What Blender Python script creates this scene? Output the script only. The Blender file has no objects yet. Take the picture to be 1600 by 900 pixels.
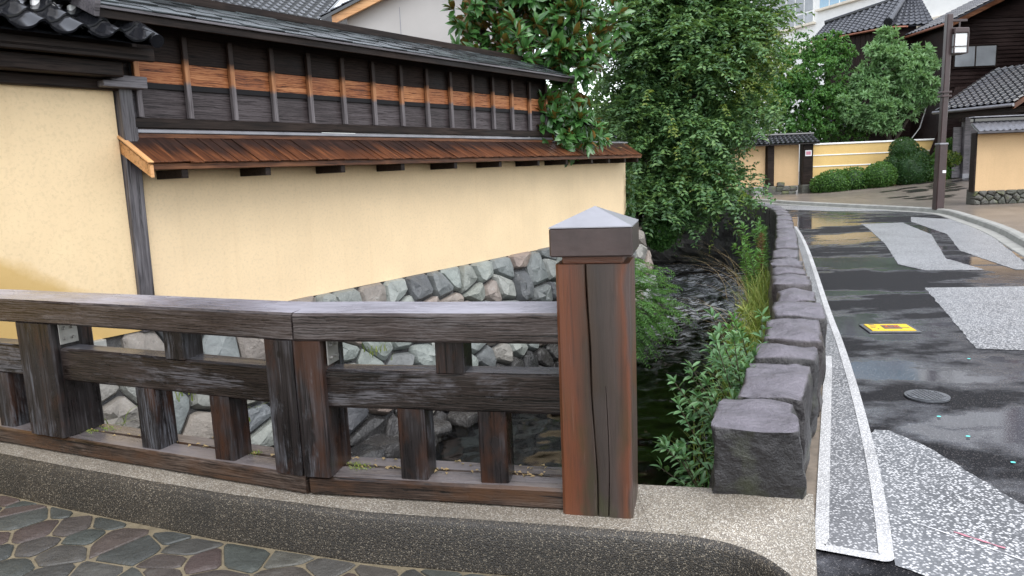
import bpy, bmesh, math, random
import numpy as np
from mathutils import Vector, Matrix, noise
random.seed(7); rng = np.random.default_rng(11)
R = math.radians
scene = bpy.context.scene
COL = scene.collection

# ------------------------------------------------------------------ camera
PITCH, ROLL, FPX = R(9.0), R(2.4), 1164.0
fw = Vector((0, math.cos(PITCH), -math.sin(PITCH)))
u0 = Vector((0, math.sin(PITCH), math.cos(PITCH))); r0 = Vector((1, 0, 0))
up = u0*math.cos(ROLL) + r0*math.sin(ROLL); rt = r0*math.cos(ROLL) - u0*math.sin(ROLL)
cd = bpy.data.cameras.new('camera'); cam = bpy.data.objects.new('camera', cd); COL.objects.link(cam)
cam.matrix_world = Matrix(((rt.x, up.x, -fw.x, 0), (rt.y, up.y, -fw.y, 0), (rt.z, up.z, -fw.z, 1.6), (0, 0, 0, 1)))
cd.sensor_width = 36; cd.lens = FPX/1600*36; cd.clip_start = .05; cd.clip_end = 2000
scene.camera = cam

# ------------------------------------------------------------------ sky, light, exposure (rain, overcast)
SUN_EL, SUN_AZ = R(62), R(150)          # azimuth clockwise from +Y: high, from behind the camera on the right
world = bpy.data.worlds.new('World'); scene.world = world; world.use_nodes = True
wn = world.node_tree; bg = wn.nodes['Background']
sky = wn.nodes.new('ShaderNodeTexSky'); sky.sky_type = 'NISHITA'; sky.sun_disc = False
sky.sun_elevation = SUN_EL; sky.sun_rotation = SUN_AZ; sky.air_density = 1.0; sky.dust_density = .6; sky.ozone_density = 1.0
hs = wn.nodes.new('ShaderNodeHueSaturation'); hs.inputs['Saturation'].default_value = .28
wn.links.new(sky.outputs[0], hs.inputs['Color']); wn.links.new(hs.outputs[0], bg.inputs['Color'])
bg.inputs['Strength'].default_value = .15
sd = bpy.data.lights.new('sun', 'SUN'); sun = bpy.data.objects.new('sun', sd); COL.objects.link(sun)
sd.energy = 1.0; sd.angle = R(60); sd.color = (1, .97, .93)
sdir = Vector((math.sin(SUN_AZ)*math.cos(SUN_EL), math.cos(SUN_AZ)*math.cos(SUN_EL), math.sin(SUN_EL)))
sun.rotation_euler = sdir.to_track_quat('Z', 'Y').to_euler()
vs = scene.view_settings; vs.view_transform = 'Standard'; vs.look = 'None'; vs.gamma = 1; vs.exposure = 1.45; vs.use_curve_mapping = False
scene.cycles.max_bounces = 6; scene.cycles.transparent_max_bounces = 8
scene.cycles.caustics_reflective = False; scene.cycles.caustics_refractive = False

# ------------------------------------------------------------------ material helpers
class NT:
    def __init__(s, name):
        s.m = bpy.data.materials.new(name); s.m.use_nodes = True
        s.t = s.m.node_tree; s.b = s.t.nodes['Principled BSDF']; s.out = s.t.nodes['Material Output']
    def n(s, typ, **kw):
        nd = s.t.nodes.new('ShaderNode' + typ)
        for k, v in kw.items():
            if k.startswith('_'): setattr(nd, k[1:], v)
            else: nd.inputs[k.replace('__', ' ')].default_value = v
        return nd
    def l(s, a, b): s.t.links.new(a, b)
    def coord(s, scale=(1, 1, 1), rnd=True, kind='Object'):
        tc = s.n('TexCoord'); mp = s.n('Mapping'); mp.inputs['Scale'].default_value = scale
        if rnd:
            oi = s.n('ObjectInfo'); ml = s.n('Math', _operation='MULTIPLY'); ml.inputs[1].default_value = 57.0
            s.l(oi.outputs['Random'], ml.inputs[0])
            ad = s.n('VectorMath', _operation='ADD'); s.l(tc.outputs[kind], ad.inputs[0]); s.l(ml.outputs[0], ad.inputs[1])
            s.l(ad.outputs[0], mp.inputs['Vector'])
        else: s.l(tc.outputs[kind], mp.inputs['Vector'])
        return mp.outputs[0]
    def noise(s, vec, scale, detail=4, rough=.55, dist=0):
        nd = s.n('TexNoise'); nd.inputs['Scale'].default_value = scale; nd.inputs['Detail'].default_value = detail
        nd.inputs['Roughness'].default_value = rough; nd.inputs['Distortion'].default_value = dist
        if vec is not None: s.l(vec, nd.inputs['Vector'])
        return nd.outputs['Fac']
    def ramp(s, fac, stops, interp='LINEAR'):
        nd = s.n('ValToRGB'); cr = nd.color_ramp; cr.interpolation = interp
        while len(cr.elements) < len(stops): cr.elements.new(.5)
        for e, (p, c) in zip(cr.elements, stops):
            e.position = p; e.color = (c, c, c, 1) if isinstance(c, (int, float)) else (*c, 1)
        s.l(fac, nd.inputs['Fac']); return nd.outputs['Color']
    def mix(s, fac, a, b, mode='MIX'):
        nd = s.n('MixRGB', _blend_type=mode)
        for i, v in ((0, fac), (1, a), (2, b)):
            if isinstance(v, (int, float)): nd.inputs[i].default_value = v if i == 0 else (v, v, v, 1)
            elif isinstance(v, tuple): nd.inputs[i].default_value = (*v, 1)
            else: s.l(v, nd.inputs[i])
        return nd.outputs[0]
    def math(s, op, a, b=0.0, clamp=False):
        nd = s.n('Math', _operation=op); nd.use_clamp = clamp
        for i, v in ((0, a), (1, b)):
            if isinstance(v, (int, float)): nd.inputs[i].default_value = v
            else: s.l(v, nd.inputs[i])
        return nd.outputs[0]
    def bump(s, h, strength=.3, dist=.01):
        nd = s.n('Bump'); nd.inputs['Strength'].default_value = strength; nd.inputs['Distance'].default_value = dist
        s.l(h, nd.inputs['Height']); s.l(nd.outputs[0], s.b.inputs['Normal']); return nd
    def set(s, color=None, rough=None, spec=None, metal=None):
        for k, v in (('Base Color', color), ('Roughness', rough), ('Specular IOR Level', spec), ('Metallic', metal)):
            if v is None: continue
            if isinstance(v, tuple): s.b.inputs[k].default_value = (*v, 1)
            elif isinstance(v, (int, float)): s.b.inputs[k].default_value = v
            else: s.l(v, s.b.inputs[k])
        return s.m

def simple(name, col, rough=.5, var=.2, scale=6, spec=.5, metal=0, bump=0):
    m = NT(name); v = m.coord(); f = m.noise(v, scale, 5)
    dk = tuple(c*(1-var) for c in col); lt = tuple(min(1, c*(1+var)) for c in col)
    c = m.ramp(f, [(.3, dk), (.7, lt)])
    if bump: m.bump(m.noise(v, scale*6, 4), bump)
    return m.set(c, rough, spec, metal)

def wood(name, dark, mid, light, rough=.4, grain=26, patch=2.0, bias=.5, bump=.35, spec=.5, blotch=None, ring=0.0, ringw=.13, top=None, worn=None):
    """grain runs along local X"""
    m = NT(name)
    v = m.coord((1.3, 1, 1)); vg = m.coord((.045, 1, 1))
    wob = m.noise(m.coord((.35, 1, 1)), 3.0, 3)
    g = m.noise(vg, grain*2.2, 8, .65, .8)
    fine = m.noise(vg, grain*7, 4, .6)
    big = m.noise(m.coord((.5, 1.2, 1.2)), patch, 4, .6)
    gg = m.math('ADD', m.math('MULTIPLY', g, .65), m.math('MULTIPLY', fine, .35))
    if ring:
        wv = m.n('TexWave', _wave_type='BANDS', _bands_direction='Z'); m.l(m.coord((.22, 1, 1)), wv.inputs['Vector'])
        for k_, x_ in (('Scale', ring), ('Distortion', 9.0), ('Detail', 3.0), ('Detail Scale', 1.6), ('Detail Roughness', .6)): wv.inputs[k_].default_value = x_
        gg = m.math('ADD', m.math('MULTIPLY', gg, 1-ringw*.9), m.math('MULTIPLY', wv.outputs['Fac'], ringw*.85))
    f = m.math('ADD', m.math('MULTIPLY', gg, .6), m.math('MULTIPLY', big, .4))
    c = m.ramp(f, [(bias-.14, dark), (bias, mid), (bias+.14, light)])
    c = m.mix(m.ramp(gg, [(.36, .85), (.46, 0.0)]), c, tuple(x*.25 for x in dark), 'MIX')
    if blotch:
        bl = m.ramp(m.noise(m.coord((.6, 1.5, 1.5)), 3.2, 5, .65), [(.5, 0.0), (.66, .8)])
        c = m.mix(bl, c, blotch)
    if worn:
        cr = m.noise(m.coord((.02, 1, 1)), grain*3.2, 3, .5, .3)
        c = m.mix(m.ramp(cr, [(.335, .95), (.365, 0.0)]), c, (.004, .003, .003))
        scf = m.math('MULTIPLY', m.ramp(m.noise(m.coord((.35, 1, 1)), 4.5, 9, .72, .3), [(.53, 0.0), (.62, 1.0)]), m.ramp(fine, [(.42, 0.0), (.58, 1.0)]))
        c = m.mix(m.math('MULTIPLY', scf, .75), c, worn)
        vo = m.n('TexVoronoi'); vo.inputs['Scale'].default_value = 3.0; m.l(m.coord((.8, 1.4, 1.4)), vo.inputs['Vector'])
        c = m.mix(m.ramp(vo.outputs['Distance'], [(.035, .9), (.06, 0.0)]), c, (.006, .004, .003))
    if top:      # bleached upper faces; their pale tint also paints in the wet sky sheen
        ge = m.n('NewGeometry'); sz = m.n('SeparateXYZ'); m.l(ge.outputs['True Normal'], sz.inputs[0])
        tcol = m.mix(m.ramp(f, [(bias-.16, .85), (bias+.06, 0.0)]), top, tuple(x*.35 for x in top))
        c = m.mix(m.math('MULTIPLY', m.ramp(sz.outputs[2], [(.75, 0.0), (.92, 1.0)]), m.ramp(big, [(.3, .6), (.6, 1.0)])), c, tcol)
    m.bump(m.math('ADD', gg, m.math('MULTIPLY', wob, .3)), bump, .006)
    rr = m.ramp(big, [(.35, max(.1, rough-.14)), (.65, min(1, rough+.12))])
    return m.set(c, rr, spec)

def leafmat(name, cols, rough=.4, trans=.22, back=None, spec=.4):
    m = NT(name); ge = m.n('NewGeometry')
    c = m.ramp(ge.outputs['Random Per Island'], [(i/(len(cols)-1), x) for i, x in enumerate(cols)])
    if back: c = m.mix(ge.outputs['Backfacing'], c, back)
    m.set(c, rough, spec)
    tr = m.n('BsdfTranslucent'); m.l(m.mix(.35, c, (.35, .5, .06)), tr.inputs['Color'])
    mx = m.n('MixShader'); mx.inputs[0].default_value = trans
    m.l(m.b.outputs[0], mx.inputs[1]); m.l(tr.outputs[0], mx.inputs[2]); m.l(mx.outputs[0], m.out.inputs[0])
    return m.m

# ------------------------------------------------------------------ geometry helpers
WM = {}
def mat_of(o): return WM.get(o.name, Matrix.Identity(4))
def tag(o, label=None, cat=None, group=None, kind=None):
    for k, v in (('label', label), ('category', cat), ('group', group), ('kind', kind)):
        if v: o[k] = v
    return o
def frame(o, x, y=None, z=(0, 0, 1)):
    """matrix from origin, x axis and approximate z axis"""
    x = Vector(x).normalized(); z = Vector(z); yy = z.cross(x).normalized(); z = x.cross(yy)
    return Matrix(((x.x, yy.x, z.x, o[0]), (x.y, yy.y, z.y, o[1]), (x.z, yy.z, z.z, o[2]), (0, 0, 0, 1)))
def T(x, y, z): return Matrix.Translation((x, y, z))
def RZ(a): return Matrix.Rotation(a, 4, 'Z')
def RX(a): return Matrix.Rotation(a, 4, 'X')
def RY(a): return Matrix.Rotation(a, 4, 'Y')
def thing(name, label, cat, M=None, group=None, kind=None):
    o = bpy.data.objects.new(name, None); COL.objects.link(o); o.empty_display_size = .1
    M = M or Matrix.Identity(4); o.matrix_basis = M; WM[o.name] = M.copy()
    return tag(o, label, cat, group, kind or 'thing')
def obj(name, mesh, mat=None, parent=None, M=None, local=True):
    """M is local to the parent when local, else world"""
    o = bpy.data.objects.new(name, mesh); COL.objects.link(o); M = M or Matrix.Identity(4)
    if mat is not None and (len(mesh.materials) == 0): mesh.materials.append(mat)
    if parent is not None:
        o.parent = parent; P = mat_of(parent)
        o.matrix_basis = M if local else P.inverted() @ M
        WM[o.name] = P @ o.matrix_basis
    else:
        o.matrix_basis = M; WM[o.name] = M.copy()
    return o
def finish(me, smooth=40):
    me.validate()
    if smooth:
        me.polygons.foreach_set('use_smooth', [True]*len(me.polygons)); me.set_sharp_from_angle(angle=R(smooth))
    me.update(); return me
def pymesh(v, f, smooth=None):
    me = bpy.data.meshes.new('m'); me.from_pydata([tuple(p) for p in v], [], f); return finish(me, smooth)
class MB:
    def __init__(s): s.v = []; s.f = []
    def add(s, v, f):
        o = len(s.v); s.v += [tuple(p) for p in v]; s.f += [tuple(i+o for i in q) for q in f]; return s
    def box(s, x0, x1, y0, y1, z0, z1, M=None):
        v = [(x, y, z) for z in (z0, z1) for y in (y0, y1) for x in (x0, x1)]
        if M: v = [M @ Vector(p) for p in v]
        return s.add(v, [(0, 2, 3, 1), (4, 5, 7, 6), (0, 1, 5, 4), (2, 6, 7, 3), (0, 4, 6, 2), (1, 3, 7, 5)])
    def tube(s, pts, rad, n=8, cap=True):
        pts = [Vector(p) for p in pts]; rings = []
        for i, p in enumerate(pts):
            d = (pts[min(i+1, len(pts)-1)] - pts[max(i-1, 0)]).normalized()
            a = d.orthogonal().normalized() if i == 0 else (rings_a - d*rings_a.dot(d)).normalized()
            rings_a = a; b = d.cross(a)
            r = rad[i] if isinstance(rad, (list, tuple)) else rad
            rings.append([p + (a*math.cos(2*math.pi*k/n) + b*math.sin(2*math.pi*k/n))*r for k in range(n)])
        v = [q for r in rings for q in r]; f = []
        for i in range(len(rings)-1):
            for k in range(n): f.append((i*n+k, i*n+(k+1) % n, (i+1)*n+(k+1) % n, (i+1)*n+k))
        if cap: f += [tuple(range(n))[::-1], tuple(range((len(rings)-1)*n, len(rings)*n))]
        return s.add(v, f)
    def mesh(s, smooth=None): return pymesh(s.v, s.f, smooth)
def cbox(l, w, h, ch=.006, org=(0, 0, 0), seg=1):
    """chamfered box spanning 0..l, 0..w, 0..h shifted by org"""
    bm = bmesh.new(); bmesh.ops.create_cube(bm, size=1)
    for v in bm.verts: v.co = Vector(((v.co.x+.5)*l+org[0], (v.co.y+.5)*w+org[1], (v.co.z+.5)*h+org[2]))
    if ch: bmesh.ops.bevel(bm, geom=list(bm.edges), offset=ch, segments=seg, affect='EDGES', profile=.5)
    me = bpy.data.meshes.new('m'); bm.to_mesh(me); bm.free(); return finish(me, 35)
def beam(l, w, h, ch=.012, amp=.003, seed=0, seg=None, crown=0.0, groove=None):
    """worn timber along X, section y 0..w, z 0..h, chamfered, slightly uneven. groove = list of (x-fraction across y on the -Y face...)"""
    seg = seg or max(4, int(l/.06)); c = ch
    prof = []
    def side(a, b, n):
        for i in range(n): prof.append((a[0]+(b[0]-a[0])*i/n, a[1]+(b[1]-a[1])*i/n))
    side((c, 0), (w-c, 0), 5); side((w-c, 0), (w, c), 1); side((w, c), (w, h-c), 5); side((w, h-c), (w-c, h), 1)
    side((w-c, h), (c, h), 5); side((c, h), (0, h-c), 1); side((0, h-c), (0, c), 5); side((0, c), (c, 0), 1)
    n = len(prof); v = []
    for i in range(seg+1):
        x = l*i/seg
        for (y, z) in prof:
            zz = z + (crown*(y/w) if z > h*.6 else 0)
            q = noise.noise_vector(Vector((x*2.3, y*17, z*17)) + Vector((seed*7.1, seed*3.3, 0)))*amp
            q2 = noise.noise_vector(Vector((x*.8+seed, y*3, z*3)))*amp*.8
            v.append((x, y+q.y+q2.y, zz+q.z+q2.z))
    f = []
    for i in range(seg):
        for k in range(n): f.append((i*n+k, (i+1)*n+k, (i+1)*n+(k+1) % n, i*n+(k+1) % n))
    f += [tuple(range(n)), tuple(range(seg*n, (seg+1)*n))[::-1]]
    f = [q[::-1] for q in f]
    return pymesh(v, f, 38)
def poly_sheet(pts, z=0.0, thick=0.0):
    """flat polygon (xy list, or xyz) facing up, optionally with sides"""
    p3 = [(p[0], p[1], p[2] if len(p) > 2 else z) for p in pts]
    a = sum(p3[i][0]*p3[(i+1) % len(p3)][1]-p3[(i+1) % len(p3)][0]*p3[i][1] for i in range(len(p3)))
    if a < 0: p3 = p3[::-1]
    n = len(p3); f = [tuple(range(n))]; v = list(p3)
    if thick:
        v += [(x, y, zz-thick) for x, y, zz in p3]
        f += [(i, i+n, (i+1) % n+n, (i+1) % n) for i in range(n)]
    return pymesh(v, f)
def off_line(pts, d):
    """offset an open xy polyline to its right by d"""
    out = []
    for i, p in enumerate(pts):
        a = Vector(pts[max(i-1, 0)]).to_2d(); b = Vector(pts[min(i+1, len(pts)-1)]).to_2d()
        t = (b-a).normalized(); out.append((p[0]+t.y*d, p[1]-t.x*d))
    return out
def smooth_line(pts, it=2):
    for _ in range(it):
        q = [pts[0]]
        for a, b in zip(pts[:-1], pts[1:]):
            q += [tuple(x*.75+y*.25 for x, y in zip(a, b)), tuple(x*.25+y*.75 for x, y in zip(a, b))]
        pts = q + [pts[-1]]
    return pts
def strip(line, w0, w1, z):
    a = off_line(line, w0); b = off_line(line, w1)
    return poly_sheet(a + b[::-1], z)
def clip(poly, nx, ny, c):
    out = []
    for i in range(len(poly)):
        a, b = poly[i], poly[(i+1) % len(poly)]; da = a[0]*nx+a[1]*ny-c; db = b[0]*nx+b[1]*ny-c
        if da <= 0: out.append(a)
        if (da < 0 < db) or (db < 0 < da):
            t = da/(da-db); out.append((a[0]+(b[0]-a[0])*t, a[1]+(b[1]-a[1])*t))
    return out
def voronoi(pts, x0, x1, y0, y1):
    cells = []
    for i, p in enumerate(pts):
        poly = [(x0, y0), (x1, y0), (x1, y1), (x0, y1)]
        for j in sorted(range(len(pts)), key=lambda j: (pts[j][0]-p[0])**2+(pts[j][1]-p[1])**2)[1:22]:
            q = pts[j]; nx, ny = q[0]-p[0], q[1]-p[1]
            poly = clip(poly, nx, ny, nx*(p[0]+q[0])/2+ny*(p[1]+q[1])/2)
            if len(poly) < 3: break
        cells.append(poly)
    return cells
def jitter_pts(x0, x1, y0, y1, sx, sy, j=.36, seed=1):
    rd = random.Random(seed); out = []; ny = max(1, round((y1-y0)/sy))
    for k in range(ny):
        x = x0 + (sx*.5 if k % 2 else 0) - sx*.3
        while x < x1+sx*.3:
            s = sx*rd.uniform(.7, 1.35)
            out.append((x+s/2+rd.uniform(-j, j)*sx*.6, y0+(k+.5)*(y1-y0)/ny+rd.uniform(-j, j)*sy)); x += s
    return out
def stone_mesh(poly, gap, depth, back=.06, seed=0, flat=False, it=1):
    """stone from a 2-D cell: local XY is the cell plane about its centroid, +Z faces out"""
    cx = sum(p[0] for p in poly)/len(poly); cy = sum(p[1] for p in poly)/len(poly)
    pl = []
    for (x, y) in poly:
        d = math.hypot(x-cx, y-cy); k = max(.3, 1-gap/max(d, .01)); pl.append(((x-cx)*k, (y-cy)*k))
    for _ in range(it):
        q = []
        for a, b in zip(pl, pl[1:]+pl[:1]):
            q += [(a[0]*.86+b[0]*.14, a[1]*.86+b[1]*.14), (a[0]*.14+b[0]*.86, a[1]*.14+b[1]*.86)]
        pl = q
    n = len(pl); v = []
    rings = [(1, -back, 0), (1, 0, .1), (.93, depth*.8, .5), (.55, depth, 1)] if flat else [(1, -back, 0), (.985, depth*.2, .3), (.84, depth*.75, .8), (.45, depth, 1.2)]
    for k, dz, nz in rings:
        for (x, y) in pl:
            nn = noise.noise_vector(Vector((x*7+seed*3.7, y*7-seed*1.9, seed)))
            am = depth*(.12 if flat else .55)
            v.append((x*k+nn.x*am*.35*nz, y*k+nn.y*am*.35*nz, dz+nn.z*am*nz))
    v.append((0, 0, depth*1.0)); f = []
    for r in range(3):
        for i in range(n): f.append((r*n+i, r*n+(i+1) % n, (r+1)*n+(i+1) % n, (r+1)*n+i))
    for i in range(n): f.append((3*n+i, 3*n+(i+1) % n, 4*n))
    a = sum(pl[i][0]*pl[(i+1) % n][1]-pl[(i+1) % n][0]*pl[i][1] for i in range(n))
    if a < 0: f = [q[::-1] for q in f]
    return pymesh(v, f, 30 if not flat else 40), (cx, cy)
def np_mesh(V, F):
    me = bpy.data.meshes.new('m'); V = np.asarray(V, np.float32); F = np.asarray(F, np.int32)
    me.vertices.add(len(V)); me.vertices.foreach_set('co', V.ravel())
    me.loops.add(F.size); me.loops.foreach_set('vertex_index', F.ravel())
    me.polygons.add(len(F)); me.polygons.foreach_set('loop_start', np.arange(0, F.size, F.shape[1], dtype=np.int32))
    me.update(calc_edges=True); return me
def nrmz(a): return a/np.maximum(np.linalg.norm(a, axis=1, keepdims=True), 1e-6)
def leaf_mesh(b, d, n, L, W, fold=.3, fine=False, curl=.12):
    """many leaves: base, direction, normal, length, width"""
    N = len(b); d = nrmz(d); s = nrmz(np.cross(d, n)); n = np.cross(s, d)
    L = np.broadcast_to(np.asarray(L, float), (N,))[:, None]; W = np.broadcast_to(np.asarray(W, float), (N,))[:, None]
    if not fine:
        V = np.stack([b, b+d*L*.45+s*W*.5+n*W*fold, b+d*L-n*L*curl, b+d*L*.45-s*W*.5+n*W*fold], 1).reshape(-1, 3)
        o = (np.arange(N)*4)[:, None]
        F = np.concatenate([o+np.array([0, 1, 2]), o+np.array([0, 2, 3])], 0)
        return np_mesh(V, F)
    P = lambda t, w, z: b+d*L*t+s*W*w+n*(W*fold*abs(w)*2+L*z)
    V = np.stack([P(0, 0, 0), P(.3, .42, 0), P(.68, .45, -curl*.4), P(1, 0, -curl), P(.68, -.45, -curl*.4), P(.3, -.42, 0), P(.3, 0, 0), P(.68, 0, -curl*.4)], 1).reshape(-1, 3)
    o = (np.arange(N)*8)[:, None]
    tri = [[0, 1, 6], [0, 6, 5], [1, 2, 7], [1, 7, 6], [6, 7, 4], [6, 4, 5], [2, 3, 7], [7, 3, 4]]
    return np_mesh(V, np.concatenate([o+np.array(t) for t in tri], 0))
def rdir(N, zb=0.0):
    a = rng.normal(size=(N, 3)); a[:, 2] += zb; return nrmz(a)
def spray_arrays(st, d, L, pairs, droop, lw, jit=.25):
    """pinnate sprays -> base, dir, normal of leaflets"""
    N = len(st); d = nrmz(d); L = np.broadcast_to(np.asarray(L, float), (N,))[:, None]; B, D, Nn = [], [], []
    for k in range(pairs):
        t = (k+.7)/pairs
        pos = st+d*L*t; pos[:, 2] -= (droop*L*t*t)[:, 0]
        tg = d.copy(); tg[:, 2] -= 2*droop*t; tg = nrmz(tg)
        sd_ = nrmz(np.cross(tg, np.array([0, 0, 1.0]))+rng.normal(size=(N, 3))*.1)
        nn = np.cross(sd_, tg)
        for sg in (-1, 1):
            B.append(pos); D.append(nrmz(sd_*sg+tg*.45+rng.normal(size=(N, 3))*jit)); Nn.append(nrmz(nn+rng.normal(size=(N, 3))*.25))
    return np.concatenate(B), np.concatenate(D), np.concatenate(Nn)
def in_ellipsoids(ells, N, shell=.55, keep=None):
    """points through the outer shells of a list of (centre, radii), with outward directions"""
    w = np.array([r[0]*r[1]+r[1]*r[2]+r[0]*r[2] for _, r in ells]); w = w/w.sum()
    idx = rng.choice(len(ells), size=N, p=w); c = np.array([e[0] for e in ells], float)[idx]; r = np.array([e[1] for e in ells], float)[idx]
    u = rdir(N); rad = (shell+(1-shell)*rng.random(N)**.6)[:, None]
    return c+u*r*rad, u
def clumps(ells, n, rmin, rmax, seed=0, squash=.75):
    """small foliage clumps spread on and in big ellipsoids: uneven outline and gaps"""
    p, u = in_ellipsoids(ells, n, .45); rr = rng.uniform(rmin, rmax, n)
    return [(p[i], (rr[i], rr[i], rr[i]*squash)) for i in range(n)]

# ------------------------------------------------------------------ materials
M = {}
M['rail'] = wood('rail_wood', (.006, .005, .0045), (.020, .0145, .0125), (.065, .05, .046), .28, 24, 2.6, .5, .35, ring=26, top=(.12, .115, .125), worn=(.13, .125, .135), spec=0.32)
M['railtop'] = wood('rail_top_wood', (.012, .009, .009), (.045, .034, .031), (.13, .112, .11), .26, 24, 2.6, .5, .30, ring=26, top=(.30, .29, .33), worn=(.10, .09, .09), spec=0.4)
M['railpost'] = wood('railing_post_wood', (.006, .005, .005), (.02, .016, .016), (.075, .072, .078), .32, 18, 4.0, .52, .4, blotch=(.05, .02, .010), worn=(.12, .125, .14), spec=0.3)
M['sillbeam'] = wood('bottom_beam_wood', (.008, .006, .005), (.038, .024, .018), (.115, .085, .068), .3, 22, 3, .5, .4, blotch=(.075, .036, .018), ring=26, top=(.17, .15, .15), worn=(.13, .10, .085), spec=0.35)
def endpost():
    m = NT('end_post_wood'); tc = m.n('TexCoord'); sp = m.n('SeparateXYZ'); m.l(tc.outputs['Object'], sp.inputs[0])
    w = m.noise(m.coord((.5, 1, 1), False), 5, 3)
    a = m.math('ADD', sp.outputs['Y'], m.math('MULTIPLY', m.math('SUBTRACT', w, .5), .10))
    c = m.ramp(m.math('DIVIDE', a, .285), [(0, (.135, .043, .017)), (.22, (.105, .035, .017)), (.40, (.045, .028, .019)), (.58, (.036, .027, .023)), (.78, (.055, .039, .033)), (.88, (.085, .036, .021)), (.94, (.12, .041, .02)), (1, (.07, .045, .038))])
    g = m.noise(m.coord((.045, 1, 1), False), 60, 8, .65, .8)
    c = m.mix(m.ramp(g, [(.3, .55), (.5, 0.0)]), c, (.022, .015, .012))
    c = m.mix(m.ramp(g, [(.6, 0.0), (.75, .35)]), c, (.22, .17, .15))
    gm = m.math('MULTIPLY', m.ramp(sp.outputs['X'], [(.0, 1.0), (.34, .55), (.6, 0.0)]), m.ramp(m.noise(m.coord((.35, 1, 1), False), 9, 4), [(.48, 0.0), (.62, .75)]))
    c = m.mix(gm, c, (.035, .036, .014))
    m.bump(g, .45, .005); return m.set(c, m.ramp(w, [(.3, .28), (.7, .5)]), .5)
M['endpost'] = endpost()
M['cap'] = simple('bronze_cap', (.055, .038, .036), .28, .5, 5, .7, .3, .08)
M['cappyr'] = simple('sky_tinted_cap_top', (.33, .33, .36), .3, .12, 8, .7, .3, .03)  # pale lavender colour carries the sky reflection on the cap
M['steel'] = simple('galvanised_steel', (.34, .33, .31), .42, .2, 12, .5, .6)
M['crack'] = simple('dark_crack', (.006, .005, .005), .9)
M['board_mid'] = wood('fence_board_brown', (.045, .014, .007), (.27, .09, .033), (.52, .24, .105), .5, 20, 1.6, .46, .8, ring=14, ringw=.12, spec=0.2)
M['board_low'] = wood('fence_board_grey', (.016, .012, .012), (.055, .044, .045), (.12, .105, .108), .5, 20, 1.8, .49, .8, ring=14, ringw=.10, spec=0.2)
M['board_top'] = wood('fence_board_eave_shade', (.007, .005, .004), (.016, .010, .008), (.032, .022, .018), .55, 20, 1.6, .49, .5, ring=12, spec=0.1)  # near-black colour carries the shade under the eave
M['darkwood'] = wood('dark_timber', (.005, .004, .004), (.016, .011, .009), (.042, .030, .025), .5, 16, 1.8, .48, .4, spec=0.12)
M['greywood'] = wood('grey_timber', (.028, .025, .027), (.085, .078, .084), (.20, .185, .195), .42, 18, 1.8, .48, .4, spec=0.3)
M['brownwood'] = wood('brown_timber', (.025, .010, .006), (.085, .034, .017), (.19, .085, .042), .45, 18, 1.8, .48, .4, spec=0.2)
M['freshwood'] = wood('pale_orange_timber', (.30, .12, .04), (.55, .27, .10), (.72, .42, .2), .42, 14, 1.5, .48, .25)
def batten():
    m = NT('batten_wood'); tc = m.n('TexCoord'); sp = m.n('SeparateXYZ'); m.l(tc.outputs['Object'], sp.inputs[0])
    oi = m.n('ObjectInfo'); g = m.noise(m.coord((.06, 1, 1)), 50, 6, .6, .5)
    h = m.math('ADD', sp.outputs['X'], m.math('ADD', m.math('MULTIPLY', m.math('SUBTRACT', oi.outputs['Random'], .5), .07), m.math('MULTIPLY', m.math('SUBTRACT', g, .5), .05)))
    grey = m.ramp(g, [(.3, (.06, .052, .054)), (.7, (.20, .18, .185))]); org = m.ramp(g, [(.3, (.22, .085, .035)), (.7, (.50, .24, .11))])
    c = m.mix(m.ramp(h, [(.27, 0.0), (.31, 1.0)]), grey, org)
    c = m.mix(m.ramp(h, [(.42, 0.0), (.50, 1.0)]), c, (.022, .013, .010))
    m.bump(g, .3, .004); return m.set(c, .5, .2)
M['batten'] = batten()
def roofboard():
    m = NT('pent_roof_board'); tc = m.n('TexCoord'); sp = m.n('SeparateXYZ'); m.l(tc.outputs['Object'], sp.inputs[0])
    oi = m.n('ObjectInfo'); g = m.noise(m.coord((.05, 1, 1)), 46, 7, .6, .6)
    big = m.noise(m.coord((.8, 1, 1)), 5, 3)
    h = m.math('ADD', sp.outputs['X'], m.math('ADD', m.math('MULTIPLY', m.math('SUBTRACT', oi.outputs['Random'], .5), .22), m.math('MULTIPLY', m.math('SUBTRACT', big, .5), .14)))
    dk = m.ramp(g, [(.32, (.010, .006, .005)), (.7, (.05, .024, .017))]); lt = m.ramp(g, [(.3, (.026, .010, .006)), (.52, (.095, .034, .015)), (.75, (.24, .092, .038))])
    c = m.mix(m.ramp(h, [(.20, 0.0), (.38, 1.0)]), dk, lt)
    m.bump(g, .35, .004); return m.set(c, .36, .3)
M['roofboard'] = roofboard()
M['shingle'] = wood('slate_grey_shingle', (.008, .009, .010), (.026, .031, .033), (.11, .135, .14), .25, 14, 3.0, .5, .4, spec=0.5)
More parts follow.
